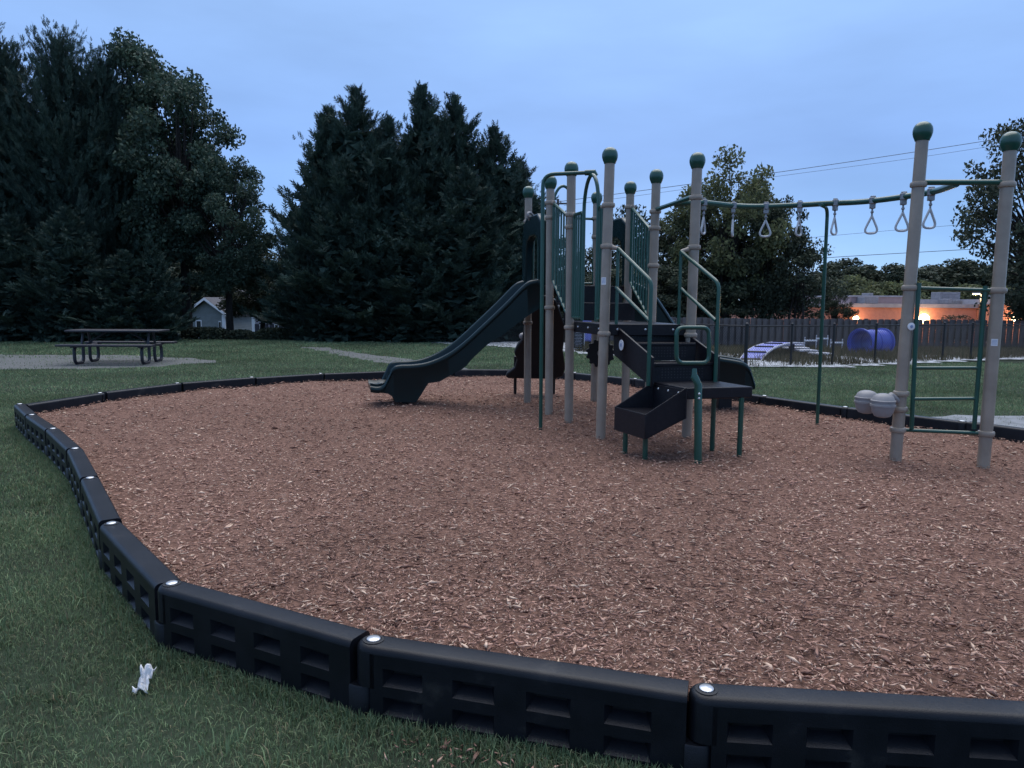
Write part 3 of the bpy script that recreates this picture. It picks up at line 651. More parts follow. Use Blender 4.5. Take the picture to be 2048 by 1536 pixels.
# ---- overhead beam with ladder end
x7, x8 = on('P7', 2.66), on('P8', 2.68)
m = MB(); m.tube([x7, x8], .024, 10); xb = m.build('crossbar', M['green'], PS)
for k in ('R1','R2'): build_post(k, PS)
r1, r2 = on('R1', 2.65), on('R2', 2.63)
m = MB(); m.tube([r1, r2], .024, 10); m.build('crossbar', M['green'], PS)
bpts = [(x7+x8)/2 + V(0,0,-.01)] + [atz(px, py, 2.68) for px, py in ((1400,405),(1475,412),(1530,413),(1600,410),(1651,407),(1700,405))] + [atz(1750,401,2.66), atz(1810,393,2.655), atz(1868,383,2.65), (r1+r2)/2 + V(-.04,.02,-.01)]
BEAM = spline(bpts, 10); m = MB(); m.tube(BEAM, .030, 12); m.build('overhead_beam', M['green'], PS)
gtop = atz(1640, 409, 2.655); gb = V(3.53, 8.36, float(zm(3.53, 8.36)[0])-.2); gx_ = aty(1652, 430, 8.30)
m = MB(); m.tube(fillet([gb, V(gx_[0]+.005, 8.28, 2.645), gtop], .10, 7), .019, 10); m.build('support_post', M['green'], PS)
lad = MB()
def rpt(k, px, py): q = aty(px, py, XY[k][1]); return q
u1 = [aty(1838,566,6.48), aty(1833,640,6.48), aty(1823,858,6.48)]; u2 = [aty(1971,572,6.40), aty(1966,640,6.40), aty(1948,858,6.40)]
lad.tube(u1, .019, 10); lad.tube(u2, .019, 10); lad = lad.build('ladder_rail', M['green'], PS)
for pa, pb in (((1829,736),(1958,736)), ((1826,798),(1953,797))):
    m = MB(); m.tube([aty(*pa, 6.475), aty(*pb, 6.405)], .016, 9); m.build('rung', M['green'], lad)
for z1_, z2_ in ((.47,.47),(1.74,1.72)):
    m = MB(); m.tube([on('R1', z1_), on('R2', z2_)], .017, 9); m.build('rung', M['green'], lad)
# pods on a bracket
br = on('R1', .73); pc2 = aty(1766, 810, 6.36); pc1 = aty(1733, 803, 6.62)
m = MB(); m.tube([br + V(-.02,-.01,.0), br + V(-.10,-.03,.05), br + V(-.16,-.05,.0), br+V(-.17,-.05,-.07)], [.03,.035,.038,.03], 12); pb_ = m.build('pod_bracket', M['pod'], PS)
for pc in (pc1, pc2):
    m = MB(); m.lathe(pc, [(.03,-.110),(.066,-.098),(.088,-.06),(.098,-.012),(.105,-.010),(.105,.006),(.098,.008),(.097,.03),(.103,.032),(.103,.042),(.094,.046),(.082,.075),(.058,.094),(.03,.102),(.0,.104)], 20); m.build('pod', M['pod'], pb_, smooth=40)
m = MB(); m.tube([pc1+V(.0,0,-.03), (pc1+pc2)/2 + V(.05,.0,-.04), br+V(-.15,-.05,-.05)], .035, 10); m.build('pod_arm', M['pod'], pb_)
# stickers
def sticker(k, px, py, w_, h_, par):
    y = XY[k][1]-PR-.001; c = aty(px, py, y); a = on(k, c[2]); 
    th = math.asin(max(-.9, min(.9, (c[0]-a[0])/PR))); m = MB(); n = 6; vs = []
    for i in range(n+1):
        t = th + (i/n-.5)*w_/PR
        for z in (-h_/2, h_/2): vs.append(a + V((PR+.0012)*math.sin(t), -(PR+.0012)*math.cos(t), z))
    m.add(vs, [(2*i, 2*i+2, 2*i+3, 2*i+1) for i in range(n)]); s = m.build('sticker', M['white'], par, smooth=60)
    for j in range(4):
        vs = []; z0 = h_*(.30-.18*j)
        for i in range(n+1):
            t = th + (i/n-.5)*w_*.75/PR
            for z in (z0-h_*.03, z0+h_*.03): vs.append(a + V((PR+.0022)*math.sin(t), -(PR+.0022)*math.cos(t), z))
        q = MB(); q.add(vs, [(2*i, 2*i+2, 2*i+3, 2*i+1) for i in range(n)]); q.build('print_line', M['bluelab'], par, smooth=60)
sticker('P4', 1207, 562, .055, .075, POST['P4']); sticker('R2', 1990, 685, .05, .06, POST['R2'])
c = aty(1815, 653, 6.47); m = MB(); m.lathe(V(on('R1', c[2])[0]+.012, 6.53-PR-.004, c[2]), [(.034,0),(.034,.003),(.024,.006)], 18, axis=(0,-1,0)); rs = m.build('round_badge', M['white'], POST['R1'])
m = MB(); m.lathe(V(on('R1', c[2])[0]+.012, 6.53-PR-.011, c[2]), [(.014,0),(.012,.002)], 12, axis=(0,-1,0)); m.build('badge_mark', M['bluelab'], POST['R1'])

# ---- trapeze handles
def make_handle():
    root = empty('trapeze_handle', (0,0,0), 'x', 'handle', 'trapeze handles on the overhead beam')
    m = MB(); m.lathe((0,0,-.035), [(.030,0),(.036,.004),(.036,.066),(.030,.070)], 12, axis=(0,0,1)); m.box((0,0,.04), (.05,.03,.02)); m.box((0,0,-.055), (.055,.04,.05)); m.build('hanger', M['silver'], root, bevel=.004)
    m = MB(); m.lathe((0,0,-.13), [(.008,0),(.016,.008),(.016,.02),(.009,.03),(.009,.045),(.020,.05),(.020,.06)], 10); m.tube([(0,0,-.16),(0,0,-.12)], .009, 8); m.build('swivel', M['silver'], root)
    P = fillet([V(0,0,-.155), V(-.078,0,-.335), V(.078,0,-.335), V(0,0,-.155)], .075, 8)
    m = MB(); m.tube(P, .0115, 9); m.build('grip', M['ring'], root); return root
HL = ['taupe post of the stair rail, closest handle to that post', 'x']
hd = make_handle(); hx = [1408,1467,1533,1600,1671,1746,1808,1863]; hy = [70,86,5,60,62,8,14,30]
hlab = ['grey trapeze handle hanging beside the taupe stair post', 'grey trapeze handle seen edge-on, second from the taupe stair post', 'pale grey trapeze handle hanging broadside before the bushy tree',
        'grey trapeze handle turned aside between the bushy tree and green support post', 'narrow-looking grey trapeze handle just past the green support post', 'grey trapeze handle hanging broadside against open sky midway to the ladder',
        'grey trapeze handle partly hidden by the taupe ladder post', 'grey trapeze handle hanging between the two taupe ladder posts']
def beam_at(px):
    best = min(BEAM, key=lambda q: abs(1024 + FPX*q[0]/q[1] - px + 8)); return best
for i, px in enumerate(hx):
    best, bd_ = None, 1e9
    for j in range(len(BEAM)-1):
        for t in np.linspace(0, 1, 6):
            q = BEAM[j] + (BEAM[j+1]-BEAM[j])*t; v = q - V(0,0,CZ); f = v[1]*math.cos(PIT) - v[2]*math.sin(PIT); u = v[1]*math.sin(PIT) + v[2]*math.cos(PIT)
            a_ = v[0]/f; b_ = u/f; xx = 1024 + FPX*(math.cos(ROLL)*a_ + math.sin(ROLL)*b_)
            if abs(xx-px) < bd_: bd_, best = abs(xx-px), q
    o = hd if i == 0 else copy_tree(hd, (0,0,0))
    o.location = best; o.rotation_euler = (0, 0, R(hy[i]) + math.atan2(-best[0], best[1])); o['label'] = hlab[i]

# ================================================================ PICNIC TABLE, LITTER
tb = atz(240, 726, 0); T0 = V(tb[0], tb[1]); ta = R(4); tu = V(math.cos(ta), math.sin(ta)); tv = V(-math.sin(ta), math.cos(ta))
PTB = empty('picnic_table', (T0[0], T0[1], 0), 'dark metal picnic table with attached benches and looped legs on gravel pad', 'picnic table')
def tl(a, b, z): p = T0 + tu*a + tv*b; return V(p[0], p[1], z)
TX, TY, TZ = V(*tu, 0), V(*tv, 0), V(0,0,1)
for nm, b, w_, z in (('table_top', 0, .72, .80), ('bench_seat', -.68, .27, .475), ('bench_seat', .68, .27, .475)):
    nb = 3 if w_ > .5 else 1
    m = MB(); m.box(tl(0, b, z), (2.2, w_, .05), (TX, TY, TZ)); m.build(nm, M['table'], PTB, bevel=.015)
for a in (-.78, .78):
    for s in (-1, 1):
        P = fillet([tl(a, s*.16, .44), tl(a, s*.16, .03), tl(a, s*.58, .03), tl(a, s*.58, .44), tl(a, s*.16, .44)], .14, 6)
        m = MB(); m.tube(P, .038, 10); m.build('leg', M['table'], PTB)
    m = MB(); m.tube([tl(a, -.72, .445), tl(a, .72, .445)], .03, 8); m.tube([tl(a, -.22, .445), tl(a, -.12, .775)], .03, 8); m.tube([tl(a, .22, .445), tl(a, .12, .775)], .03, 8); m.build('bench_frame', M['table'], PTB)
    m = MB(); m.tube([tl(a, 0, .46), tl(a*.35, 0, .775)], .02, 8); m.build('brace', M['table'], PTB)

lc = atz(286, 1384, .0); m = MB(); gvs = []; nu, nv_ = 12, 9
ax_ = nrm(V(-.12, .94, .55)); bx_ = nrm(V(ax_[1], -ax_[0], 0)); rr_ = np.random.default_rng(3)
for i in range(nu):
    for j in range(nv_):
        s = (i/(nu-1)-.30)*.092; wd_ = .82*(.020 + .014*abs(i/(nu-1)-.62)*2.2)*(1.25 if i > 8 else 1); t = (j/(nv_-1)-.5)*2*wd_
        gvs.append(lc + ax_*s + bx_*(t + rr_.normal(0,.0025) + .012*(i/(nu-1)-.5)) + V(0,0,.030 + .022*math.cos(j/(nv_-1)*math.pi*3+i*.7)*.5 + rr_.normal(0,.006) + .016*(i > 8)))
m.add(gvs, [(i*nv_+j, (i+1)*nv_+j, (i+1)*nv_+j+1, i*nv_+j+1) for i in range(nu-1) for j in range(nv_-1)])
lit = m.build('crumpled_tissue', M['paper'], None, smooth=25); tag(lit, 'crumpled white paper tissue lying on the grass', 'tissue')
sm = lit.modifiers.new('thick', 'SOLIDIFY'); sm.thickness = .002

# ================================================================ DOG PARK
cl = [(-.9,26.7),(1.3,24.1),(2.9,22.0),(4.4,20.0),(5.75,18.0),(7.07,18.55),(8.24,18.80),(9.62,19.40),(10.86,19.95),(12.06,20.50),(13.15,20.98),(14.25,21.42),(15.6,22.0),(17.0,22.6),(18.4,23.2)]
CLF = empty('chain_link_fence', (5.75, 18.0, 0), 'low black chain link fence enclosing the dog park', 'fence')
for i, (x, y) in enumerate(cl):
    z = float(terrain(x, y)); m = MB(); m.tube([V(x,y,z-.2), V(x,y,z+1.06)], 0.045 if i == 4 else .03, 8); m.ball(V(x,y,z+1.06), .05 if i == 4 else .035, 8, 6); m.build('fence_post', M['dark_wire'], CLF)
for i in range(len(cl)-1):
    a, b = V(*cl[i], float(terrain(*cl[i]))), V(*cl[i+1], float(terrain(*cl[i+1])))
    m = MB(); m.tube([a+V(0,0,1.02), b+V(0,0,1.02)], .021, 6); m.build('top_rail', M['dark_wire'], CLF)
    L_ = np.linalg.norm(b-a); d = (b-a)/L_; m = MB(); sp = .075; h = .97; r_ = .0022
    for s0_ in np.arange(-h, L_, sp):
        for sg in (0, 1):
            t0, t1 = s0_, s0_+h; z0_, z1_ = .03, .03+h
            if t0 < 0: z0_ += -t0; t0 = 0
            if t1 > L_: z1_ -= t1-L_; t1 = L_
            if t1-t0 < .02: continue
            if sg: p, q = a + d*(L_-t0) + V(0,0,z0_), a + d*(L_-t1) + V(0,0,z1_)
            else: p, q = a + d*t0 + V(0,0,z0_), a + d*t1 + V(0,0,z1_)
            k = nrm(np.cross(q-p, V(d[1],-d[0],0)))*r_; o_ = V(d[1], -d[0], 0)*r_
            m.add([p+k, p-k+o_, p-k-o_, q+k, q-k+o_, q-k-o_], [(0,1,4,3),(1,2,5,4),(2,0,3,5)])
    m.build('wire_mesh', M['dark_wire'], CLF, smooth=0)

# privacy fence of staggered pickets
FY = 27.6
WF = empty('wood_fence', (12, FY, -.5), 'weathered grey privacy fence of vertical pickets behind the dog park', 'fence')
def fence_y(x): return FY + max(0, (x-14))*.05
pk = MB(); pk.prism([V(-.078,0,0), V(.078,0,0), V(.078,0,1.22), V(.05,0,1.25), V(-.05,0,1.25), V(-.078,0,1.22)], (0,.02,0)); pme = None
xs = np.arange(2.2, 23, .252); kk = 0
for row in (0, 1):
    for x in xs + row*.126:
        y = fence_y(x) + (row*.09); z = float(terrain(x, y))-.02
        if pme is None: o = pk.build('picket', M['wood'], WF, smooth=0); pme = o.data
        else: o = bpy.data.objects.new('picket', pme); COL.objects.link(o); child(o, WF)
        o.location = (x, y, z + float(RNG.normal(0,.012))); o.rotation_euler = (0, float(RNG.normal(0,.008)), float(RNG.normal(0,.02)))
for zz_ in (.30, .95):
    for x0_ in np.arange(2.2, 23, 2.6):
        x1_ = x0_+2.58; m = MB(); m.bar(V(x0_, fence_y(x0_)+.055, float(terrain(x0_, FY))+zz_), V(x1_, fence_y(x1_)+.055, float(terrain(x1_, FY))+zz_), .045, .09); m.build('fence_rail', M['wood'], WF, smooth=0)

# agility gear
Yt = 23.2; tc_ = V(11.55, Yt, 0); tc_ = aty(1742, 688, Yt); zg = float(terrain(tc_[0], Yt)); axd = nrm(V(-.88,-.47,0)); rt = .40
tun = empty('agility_tunnel', (tc_[0], Yt, zg), 'blue plastic barrel tunnel lying on weeds in the dog park', 'tunnel')
cz_ = max(tc_[2], zg+.42)
pr = [(rt+.05,-.55),(rt+.055,-.50),(rt,-.48),(rt-.01,-.02),(rt+.015,0),(rt-.01,.02),(rt,.48),(rt+.055,.50),(rt+.05,.55)]
prof = pr + [(r_-.03, h_) for r_, h_ in pr[::-1]]
cc_ = V(tc_[0], Yt, cz_); m = MB(); n_ = 28; u_ = nrm(np.cross(axd, V(0,0,1))); w_ = np.cross(axd, u_); vs_ = []
for r_, h_ in prof: vs_ += [cc_ + axd*h_ + r_*(u_*math.cos(2*math.pi*k/n_) + w_*math.sin(2*math.pi*k/n_)) for k in range(n_)]
q_ = len(prof); m.add(vs_, [(i*n_+k, i*n_+(k+1) % n_, ((i+1) % q_)*n_+(k+1) % n_, ((i+1) % q_)*n_+k) for i in range(q_) for k in range(n_)]); m.build('barrel', M['blue'], tun, smooth=45)
for s in (-.38, .38):
    m = MB(); c0 = cc_ + axd*s; m.prism([c0 + u_*-.36 - V(0,0,cz_-zg+.05), c0 + u_*.36 - V(0,0,cz_-zg+.05), c0 + u_*.34 - V(0,0,.28), c0 - V(0,0,.40), c0 - u_*.34 - V(0,0,.28)], axd*.08); m.build('cradle', M['blackp'], tun)

def arch_pts(Y):
    return spline([aty(px, py, Y+dy) for px, py, dy in ((1474,728,-.5),(1486,709,-.2),(1503,695,.2),(1525,687,.7),(1546,683.5,1.2),(1566,684,1.7))], 6)
Ya = 20.6; ap = arch_pts(Ya); zg = float(terrain(ap[0][0], Ya))
bri = empty('agility_ramp', (ap[0][0], Ya, zg), 'violet arched agility ramp with dark cross slats behind the wire fence', 'ramp')
dpv = V(.56, -.16, 0); m = MB(); n_ = len(ap)
vs_ = []
for p in ap: vs_ += [p, p+dpv, p+dpv-V(0,0,.06), p-V(0,0,.06)]
m.add(vs_, [(i*4+j, i*4+(j+1) % 4, (i+1)*4+(j+1) % 4, (i+1)*4+j) for i in range(n_-1) for j in range(4)] + [(0,1,2,3), tuple((n_-1)*4+k for k in (3,2,1,0))]); m.build('ramp_deck', M['purple'], bri)
for i in range(3, n_-1, 5):
    p = ap[i]; d = nrm(ap[i+1]-ap[i-1]); up = nrm(np.cross(nrm(dpv), d)); up = up if up[2] > 0 else -up; m = MB(); m.bar(p + dpv*.06 + up*.015, p + dpv*.94 + up*.015, .05, .03, up); m.build('slat', M['blackp'], bri)
for o_ in (V(0,0,0), dpv):
    m = MB(); m.tube([p + o_ + V(0,0,-.02) for p in ap], .028, 6); m.build('edge_rail', M['palegrey'], bri)
for i in (17, n_-1):
    p = ap[i] + dpv*.5; m = MB(); m.tube([V(p[0], p[1], zg-.3), p - V(0,0,.03)], .05, 8); m.build('leg', M['table'], bri)

plabs = ['small pale step table nearest the violet ramp', 'small pale step table with thick dark leg in the weeds', 'low pale step table beside the dark-legged one', 'small pale step table half hidden in weeds behind the ramp']
for i, (px, py, Y, w_) in enumerate(((1583,690,22.6,.62), (1612,701,21.6,.55), (1640,707,20.9,.55), (1592,696,23.2,.7))):
    c = aty(px, py, Y); zg = float(terrain(c[0], Y)); t = empty('step_table', (c[0], Y, zg), plabs[i], 'step platform', 'step tables in the dog park')
    m = MB(); m.box(c, (w_, .45, .05)); m.build('table_top', M['palegrey'], t, bevel=.01)
    m = MB(); m.box(V(c[0], Y, (c[2]+zg)/2-.1), (.13, .13, max(.05, c[2]-zg+.15))); m.build('leg', M['wood'], t)
hl = ['white jump bar on low posts nearest the violet ramp', 'highest white jump bar on posts before the picket fence', 'white jump bar on posts beside the blue tunnel']
for i, (px, py, Y) in enumerate(((1622,681,25.2), (1645,677,25.8), (1674,685,25.0))):
    c = aty(px, py, Y); zg = float(terrain(c[0], Y)); t = empty('jump_hurdle', (c[0], Y, zg), hl[i], 'hurdle', 'jump hurdles in the dog park')
    m = MB(); m.box(c, (.42, .04, .05)); m.build('bar', M['trim'], t)
    for s in (-.2, .2): m = MB(); m.tube([V(c[0]+s, Y+.04, zg-.2), V(c[0]+s, Y+.04, c[2]+.12)], .018, 6); m.build('upright', M['palegrey'], t)
# rules board and violet bin by the fence
c = aty(1157, 676, 23.6); sg = empty('rules_sign', (c[0], 23.6, 0), 'black notice board with white border and lines of white print on the wire fence', 'sign')
sd = nrm(V(1.5,-.35,0)); sn = V(sd[1], -sd[0], 0); ax3 = (sd, sn, V(0,0,1))
m = MB(); m.box(c, (.40,.02,.72), ax3); m.build('board', M['ink'], sg)
for dx, dz, w_, h_ in ((0,.345,.40,.022),(0,-.345,.40,.022),(-.19,0,.02,.71),(.19,0,.02,.71)):
    m = MB(); m.box(c + sd*dx + sn*.013 + V(0,0,dz), (w_,.006,h_), ax3); m.build('border', M['white'], sg)
for j in range(12):
    w_ = .14 if j == 0 else .22 + .05*math.sin(j*2.3); m = MB(); m.box(c + sn*.013 + V(0,0,.27-.048*j), (w_,.004,.030 if j == 0 else .013), ax3); m.build('print_line', M['palegrey'], sg)
for dx in (-.17,.17): m = MB(); m.tube([c + sd*dx - sn*.03 - V(0,0,c[2]+.1), c + sd*dx - sn*.03 + V(0,0,.36)], .02, 6); m.build('stake', M['dark_wire'], sg)
c = aty(1180, 672, 25.0); bn = empty('waste_bin', (c[0], 25.0, 0), 'violet waste bin standing behind the rules board', 'bin')
m = MB(); m.lathe(V(c[0], 25.0, 0), [(.20,.25),(.24,.3),(.26,.95),(.24,1.0)], 16); m.build('drum', M['purple'], bn); m = MB(); m.tube([V(c[0],25.05,-.1), V(c[0],25.05,.3)], .04, 8); m.build('leg', M['dark_wire'], bn)

# weeds
wx = RNG.uniform(2, 24, 90000); wy = RNG.uniform(18, 28.5, 90000); k = inpoly(wx, wy, dp) & (RNG.random(90000) < np.clip(.6+1.3*fbm(wx, wy, 1.1) + .06*(wy-21), 0, 1)); wx, wy = wx[k], wy[k]
v_, k_ = blades(wx, wy, RNG.uniform(.08, .34, len(wx)), np.full(len(wx), .018), .5)
gf = (np.arange(k_)[:,None,None]*5 + np.array([(0,1,2),(0,2,3),(3,2,4)])[None]).reshape(-1, 3)
tag(put('weeds', np_mesh('weeds', v_, gf, M['weed'], 3), None, 0, 0), 'dry brown weeds growing through the white gravel', 'weeds', None, 'stuff')

# ================================================================ FAR BUILDINGS
def bx(name, x0, x1, y0, y1, z0, z1, m_, par, bevel=0):
    q = MB(); q.box(((x0+x1)/2, (y0+y1)/2, (z0+z1)/2), (x1-x0, y1-y0, z1-z0)); return q.build(name, m_, par, bevel=bevel, smooth=0)
YB = 66.0
X = lambda px, Y=YB: float(aty(px, 600, Y)[0])
Zp = lambda px, py, Y=YB: float(aty(px, py, Y)[2])
SB = empty('school_building', (X(1800), YB, -2.6), 'low flat-roofed orange-lit building with pale roof fascia beyond the fence', 'building')
zt = Zp(1760, 615); zt2 = Zp(1900, 613)
bx('wall', X(1560), X(1955), YB, YB+22, -2.9, zt, M['brick'], SB)
bx('wall', X(1955)+.05, X(2260), YB-2.5, YB+22, -2.9, Zp(2000,609), M['brick'], SB)
bx('fascia', X(1560)-.2, X(1955)-.02, YB-.25, YB+22.2, zt+.003, zt+.34, M['fascia'], SB)
bx('fascia', X(1955)-.1, X(2260)+.2, YB-2.8, YB+22.2, Zp(2000,609)+.003, Zp(2000,599), M['fascia'], SB)
bx('roof_block', X(1700,70), X(1812,70), 70, 82, zt+.345, Zp(1760,594,70), M['fascia_pink'], SB)
bx('roof_coping', X(1700,70)-.15, X(1812,70)+.15, 69.85, 82.1, Zp(1760,594,70)+.003, Zp(1760,591,70), M['fascia'], SB)
bx('roof_block', X(1846,70), X(1950,70), 70, 82, zt+.345, Zp(1900,599,70), M['fascia'], SB)
for px0, px1, py0, py1, Y in ((1728,1757,594,607,68.5), (1880,1920,584,600,70.5), (1915,1922,600,611,68.0), (1897,1904,598,606,68), (1738,1746,586,594,72), (1993,2018,589,601,69), (2022,2034,594,602,69)):
    zz0 = Zp(px0, py1, Y); u = bx('roof_unit', X(px0,Y), X(px1,Y), Y, Y+1.6, min(zz0, zt+.4), Zp(px0, py0, Y), M['rtu'], SB, .03)
    q = MB()
    for k in range(4): q.box(((X(px0,Y)+X(px1,Y))/2, Y-.015, zz0 + (Zp(px0,py0,Y)-zz0)*(.2+.2*k)), ((X(px1,Y)-X(px0,Y))*.7, .03, .04))
    q.build('louvre', M['fascia'], u, smooth=0)
for px in (1640, 1775, 1930, 1990): 
    yy = YB if px < 1955 else YB-2.5
    w = bx('window', X(px,yy)-.8, X(px,yy)+.8, yy-.03, yy+.1, -1.6, -.3, M['glass'], SB); bx('window_sill', X(px,yy)-.9, X(px,yy)+.9, yy-.08, yy-.032, -1.72, -1.6, M['fascia'], w)
def wall_lamp(px, py, Y, label, power, r=.10):
    c = aty(px, py, Y); t = empty('wall_lamp', tuple(c), label, 'lamp', 'lit wall lamps on the low building')
    m = MB(); m.box(c + V(0,.12,.14), (.34,.26,.10)); m.build('lamp_housing', M['rtu'], t, bevel=.02)
    m = MB(); m.ball(c, r, 12, 8); m.build('bulb', M['lamp'], t, smooth=60)
    l = bpy.data.lights.new('lamp_light', 'POINT'); l.energy = power; l.color = (1.0, .52, .24); l.shadow_soft_size = .12
    lo = bpy.data.objects.new('lamp_light', l); COL.objects.link(lo); lo.parent = t; lo.location = (0, -1.1, .05)
wall_lamp(1712, 637, YB-.25, 'lit warm wall lamp above the pickets left of the pods post, over the blue tunnel', 40, .24)
wall_lamp(1848, 637, YB-.25, 'brightest lit wall lamp seen beside the ladder upright', 60, .42)
wall_lamp(2032, 636, YB-2.75, 'lit wall lamp under the dark tree at the picket fence', 50, .34)
c = aty(1954, 590, 58); zg = float(terrain(c[0], 58)); sl_ = empty('street_lamp', (c[0], 58, zg), 'lit street lamp on a dark pole rising over the low building', 'street lamp')
m = MB(); m.tube([V(c[0]+.35,58.0,zg-.2), V(c[0]+.35,58,c[2]+.05), V(c[0]+.15,58,c[2]+.20), V(c[0],58,c[2]+.2)], [.11,.07,.05,.05], 10); m.build('pole', M['dark_wire'], sl_)
m = MB(); m.box(c + V(-.05,0,.14), (.6,.26,.12)); m.build('lamp_head', M['rtu'], sl_, bevel=.03)
m = MB(); m.box(c + V(-.05,0,.06), (.46,.2,.05)); m.build('lamp_lens', M['lamp'], sl_)
l = bpy.data.lights.new('lamp_light', 'POINT'); l.energy = 250; l.color = (1., .7, .38); lo = bpy.data.objects.new('lamp_light', l); COL.objects.link(lo); lo.parent = sl_; lo.location = (-.05, 0, c[2]-zg-.15)

# houses beyond the lawn
def siding(name, x0, x1, y, z0, z1, m_, par, axis='x', dep=0, st=.19):
    q = MB(); z = z0
    while z < z1-.01:
        zz = min(z+st, z1)
        if axis == 'x': q.add([(x0,y-.03,z),(x1,y-.03,z),(x1,y,zz),(x0,y,zz),(x0,y+.05,z),(x1,y+.05,z)], [(0,1,2,3),(1,0,4,5)])
        else: q.add([(x0+.03,y,z),(x0+.03,y+dep,z),(x0,y+dep,zz),(x0,y,zz),(x0-.05,y,z),(x0-.05,y+dep,z)], [(0,1,2,3),(1,0,4,5)])
        z = zz
    return q.build(name, m_, par, smooth=0)
def house(name, label, px0, px1, Y, eave_py, m_, wins, gable=False):
    x0, x1 = X(px0, Y), X(px1, Y); z0 = -2.7; ze = Zp((px0+px1)/2, eave_py, Y); cx_ = (x0+x1)/2
    h = empty(name, (cx_, Y, z0), label, 'house'); dep = 9.
    wl_ = bx('wall', x0, x1, Y+.02, Y+dep, z0, ze, m_, h); siding('siding', x0, x1, Y-.002, z0, ze, m_, h); siding('siding', x1, x1, Y, z0, ze, m_, h, 'y', dep)
    for xx in (x0, x1): bx('corner_board', xx-.11, xx+.11, Y-.07, Y+.06, z0, ze, M['trim'], h)
    if gable:
        q = MB(); q.prism([V(x0,Y+.01,ze+.002), V(x1,Y+.01,ze+.002), V(cx_,Y+.01,ze+(x1-x0)*.42)], (0,.2,0)); q.build('gable', m_, h, smooth=0)
        for s in (-1, 1):
            xe = cx_ + s*((x1-x0)/2+.4); a = V(cx_, Y-.35, ze+(x1-x0)*.42+.06); b = V(xe, Y-.35, ze-.12); q = MB(); q.prism([a, b, b+V(0,0,.16), a+V(0,0,.16)], (0,dep+.7,0)); rf = q.build('roof', M['roof'], h, smooth=0)
            q = MB(); q.prism([a+V(0,-.03,-.06), b+V(0,-.03,-.06), b+V(0,-.03,.13), a+V(0,-.03,.13)], (0,.028,0)); q.build('barge_board', M['trim'], rf, smooth=0)
    else:
        a = V(x0-.4, Y-.45, ze-.06); q = MB(); q.prism([a, a+V(0,0,.14), V(x0-.4,Y+dep/2,ze+2.6), V(x0-.4,Y+dep/2,ze+2.45)], (x1-x0+.8,0,0)); rf = q.build('roof', M['roof'], h, smooth=0)
        q = MB(); q.box((cx_, Y-.47, ze+.0), (x1-x0+.8, .03, .2)); q.build('gutter', M['trim'], rf, smooth=0)
    for (wp0, wp1, py0, py1, sh) in wins:
        a0, a1 = X(wp0, Y), X(wp1, Y); b1, b0 = Zp(wp0, py0, Y), Zp(wp0, py1, Y)
        w = bx('window', a0, a1, Y-.06, Y+.03, b0, b1, M['trim'], h)
        for r0, r1 in ((.08,.48), (.54,.94)): bx('pane', a0+(a1-a0)*.16, a1-(a1-a0)*.16, Y-.085, Y-.062, b0+(b1-b0)*r0, b0+(b1-b0)*r1, M['glass'], w)
        if sh:
            for s0_ in (a0-.32, a1+.04): bx('shutter', s0_, s0_+.28, Y-.08, Y+.02, b0, b1, M['shutter'], h)
    return h
house('house', 'green-grey sided house with white window glimpsed under the broad tree', 378, 446, 54, 629, M['siding_g'], [(390,402,640,676,False), (436,441,642,676,False)], True)
house('house', 'pale lilac sided house with dark shutters behind the clipped hedge', 506, 578, 50, 622, M['siding_l'], [(518,526,648,682,True), (548,556,648,682,True)], True)
house('house', 'set-back cream porch wing between the two sided houses', 446, 508, 61, 640, M['siding_l'], [(449,457,646,680,False), (484,496,646,680,False)], False)

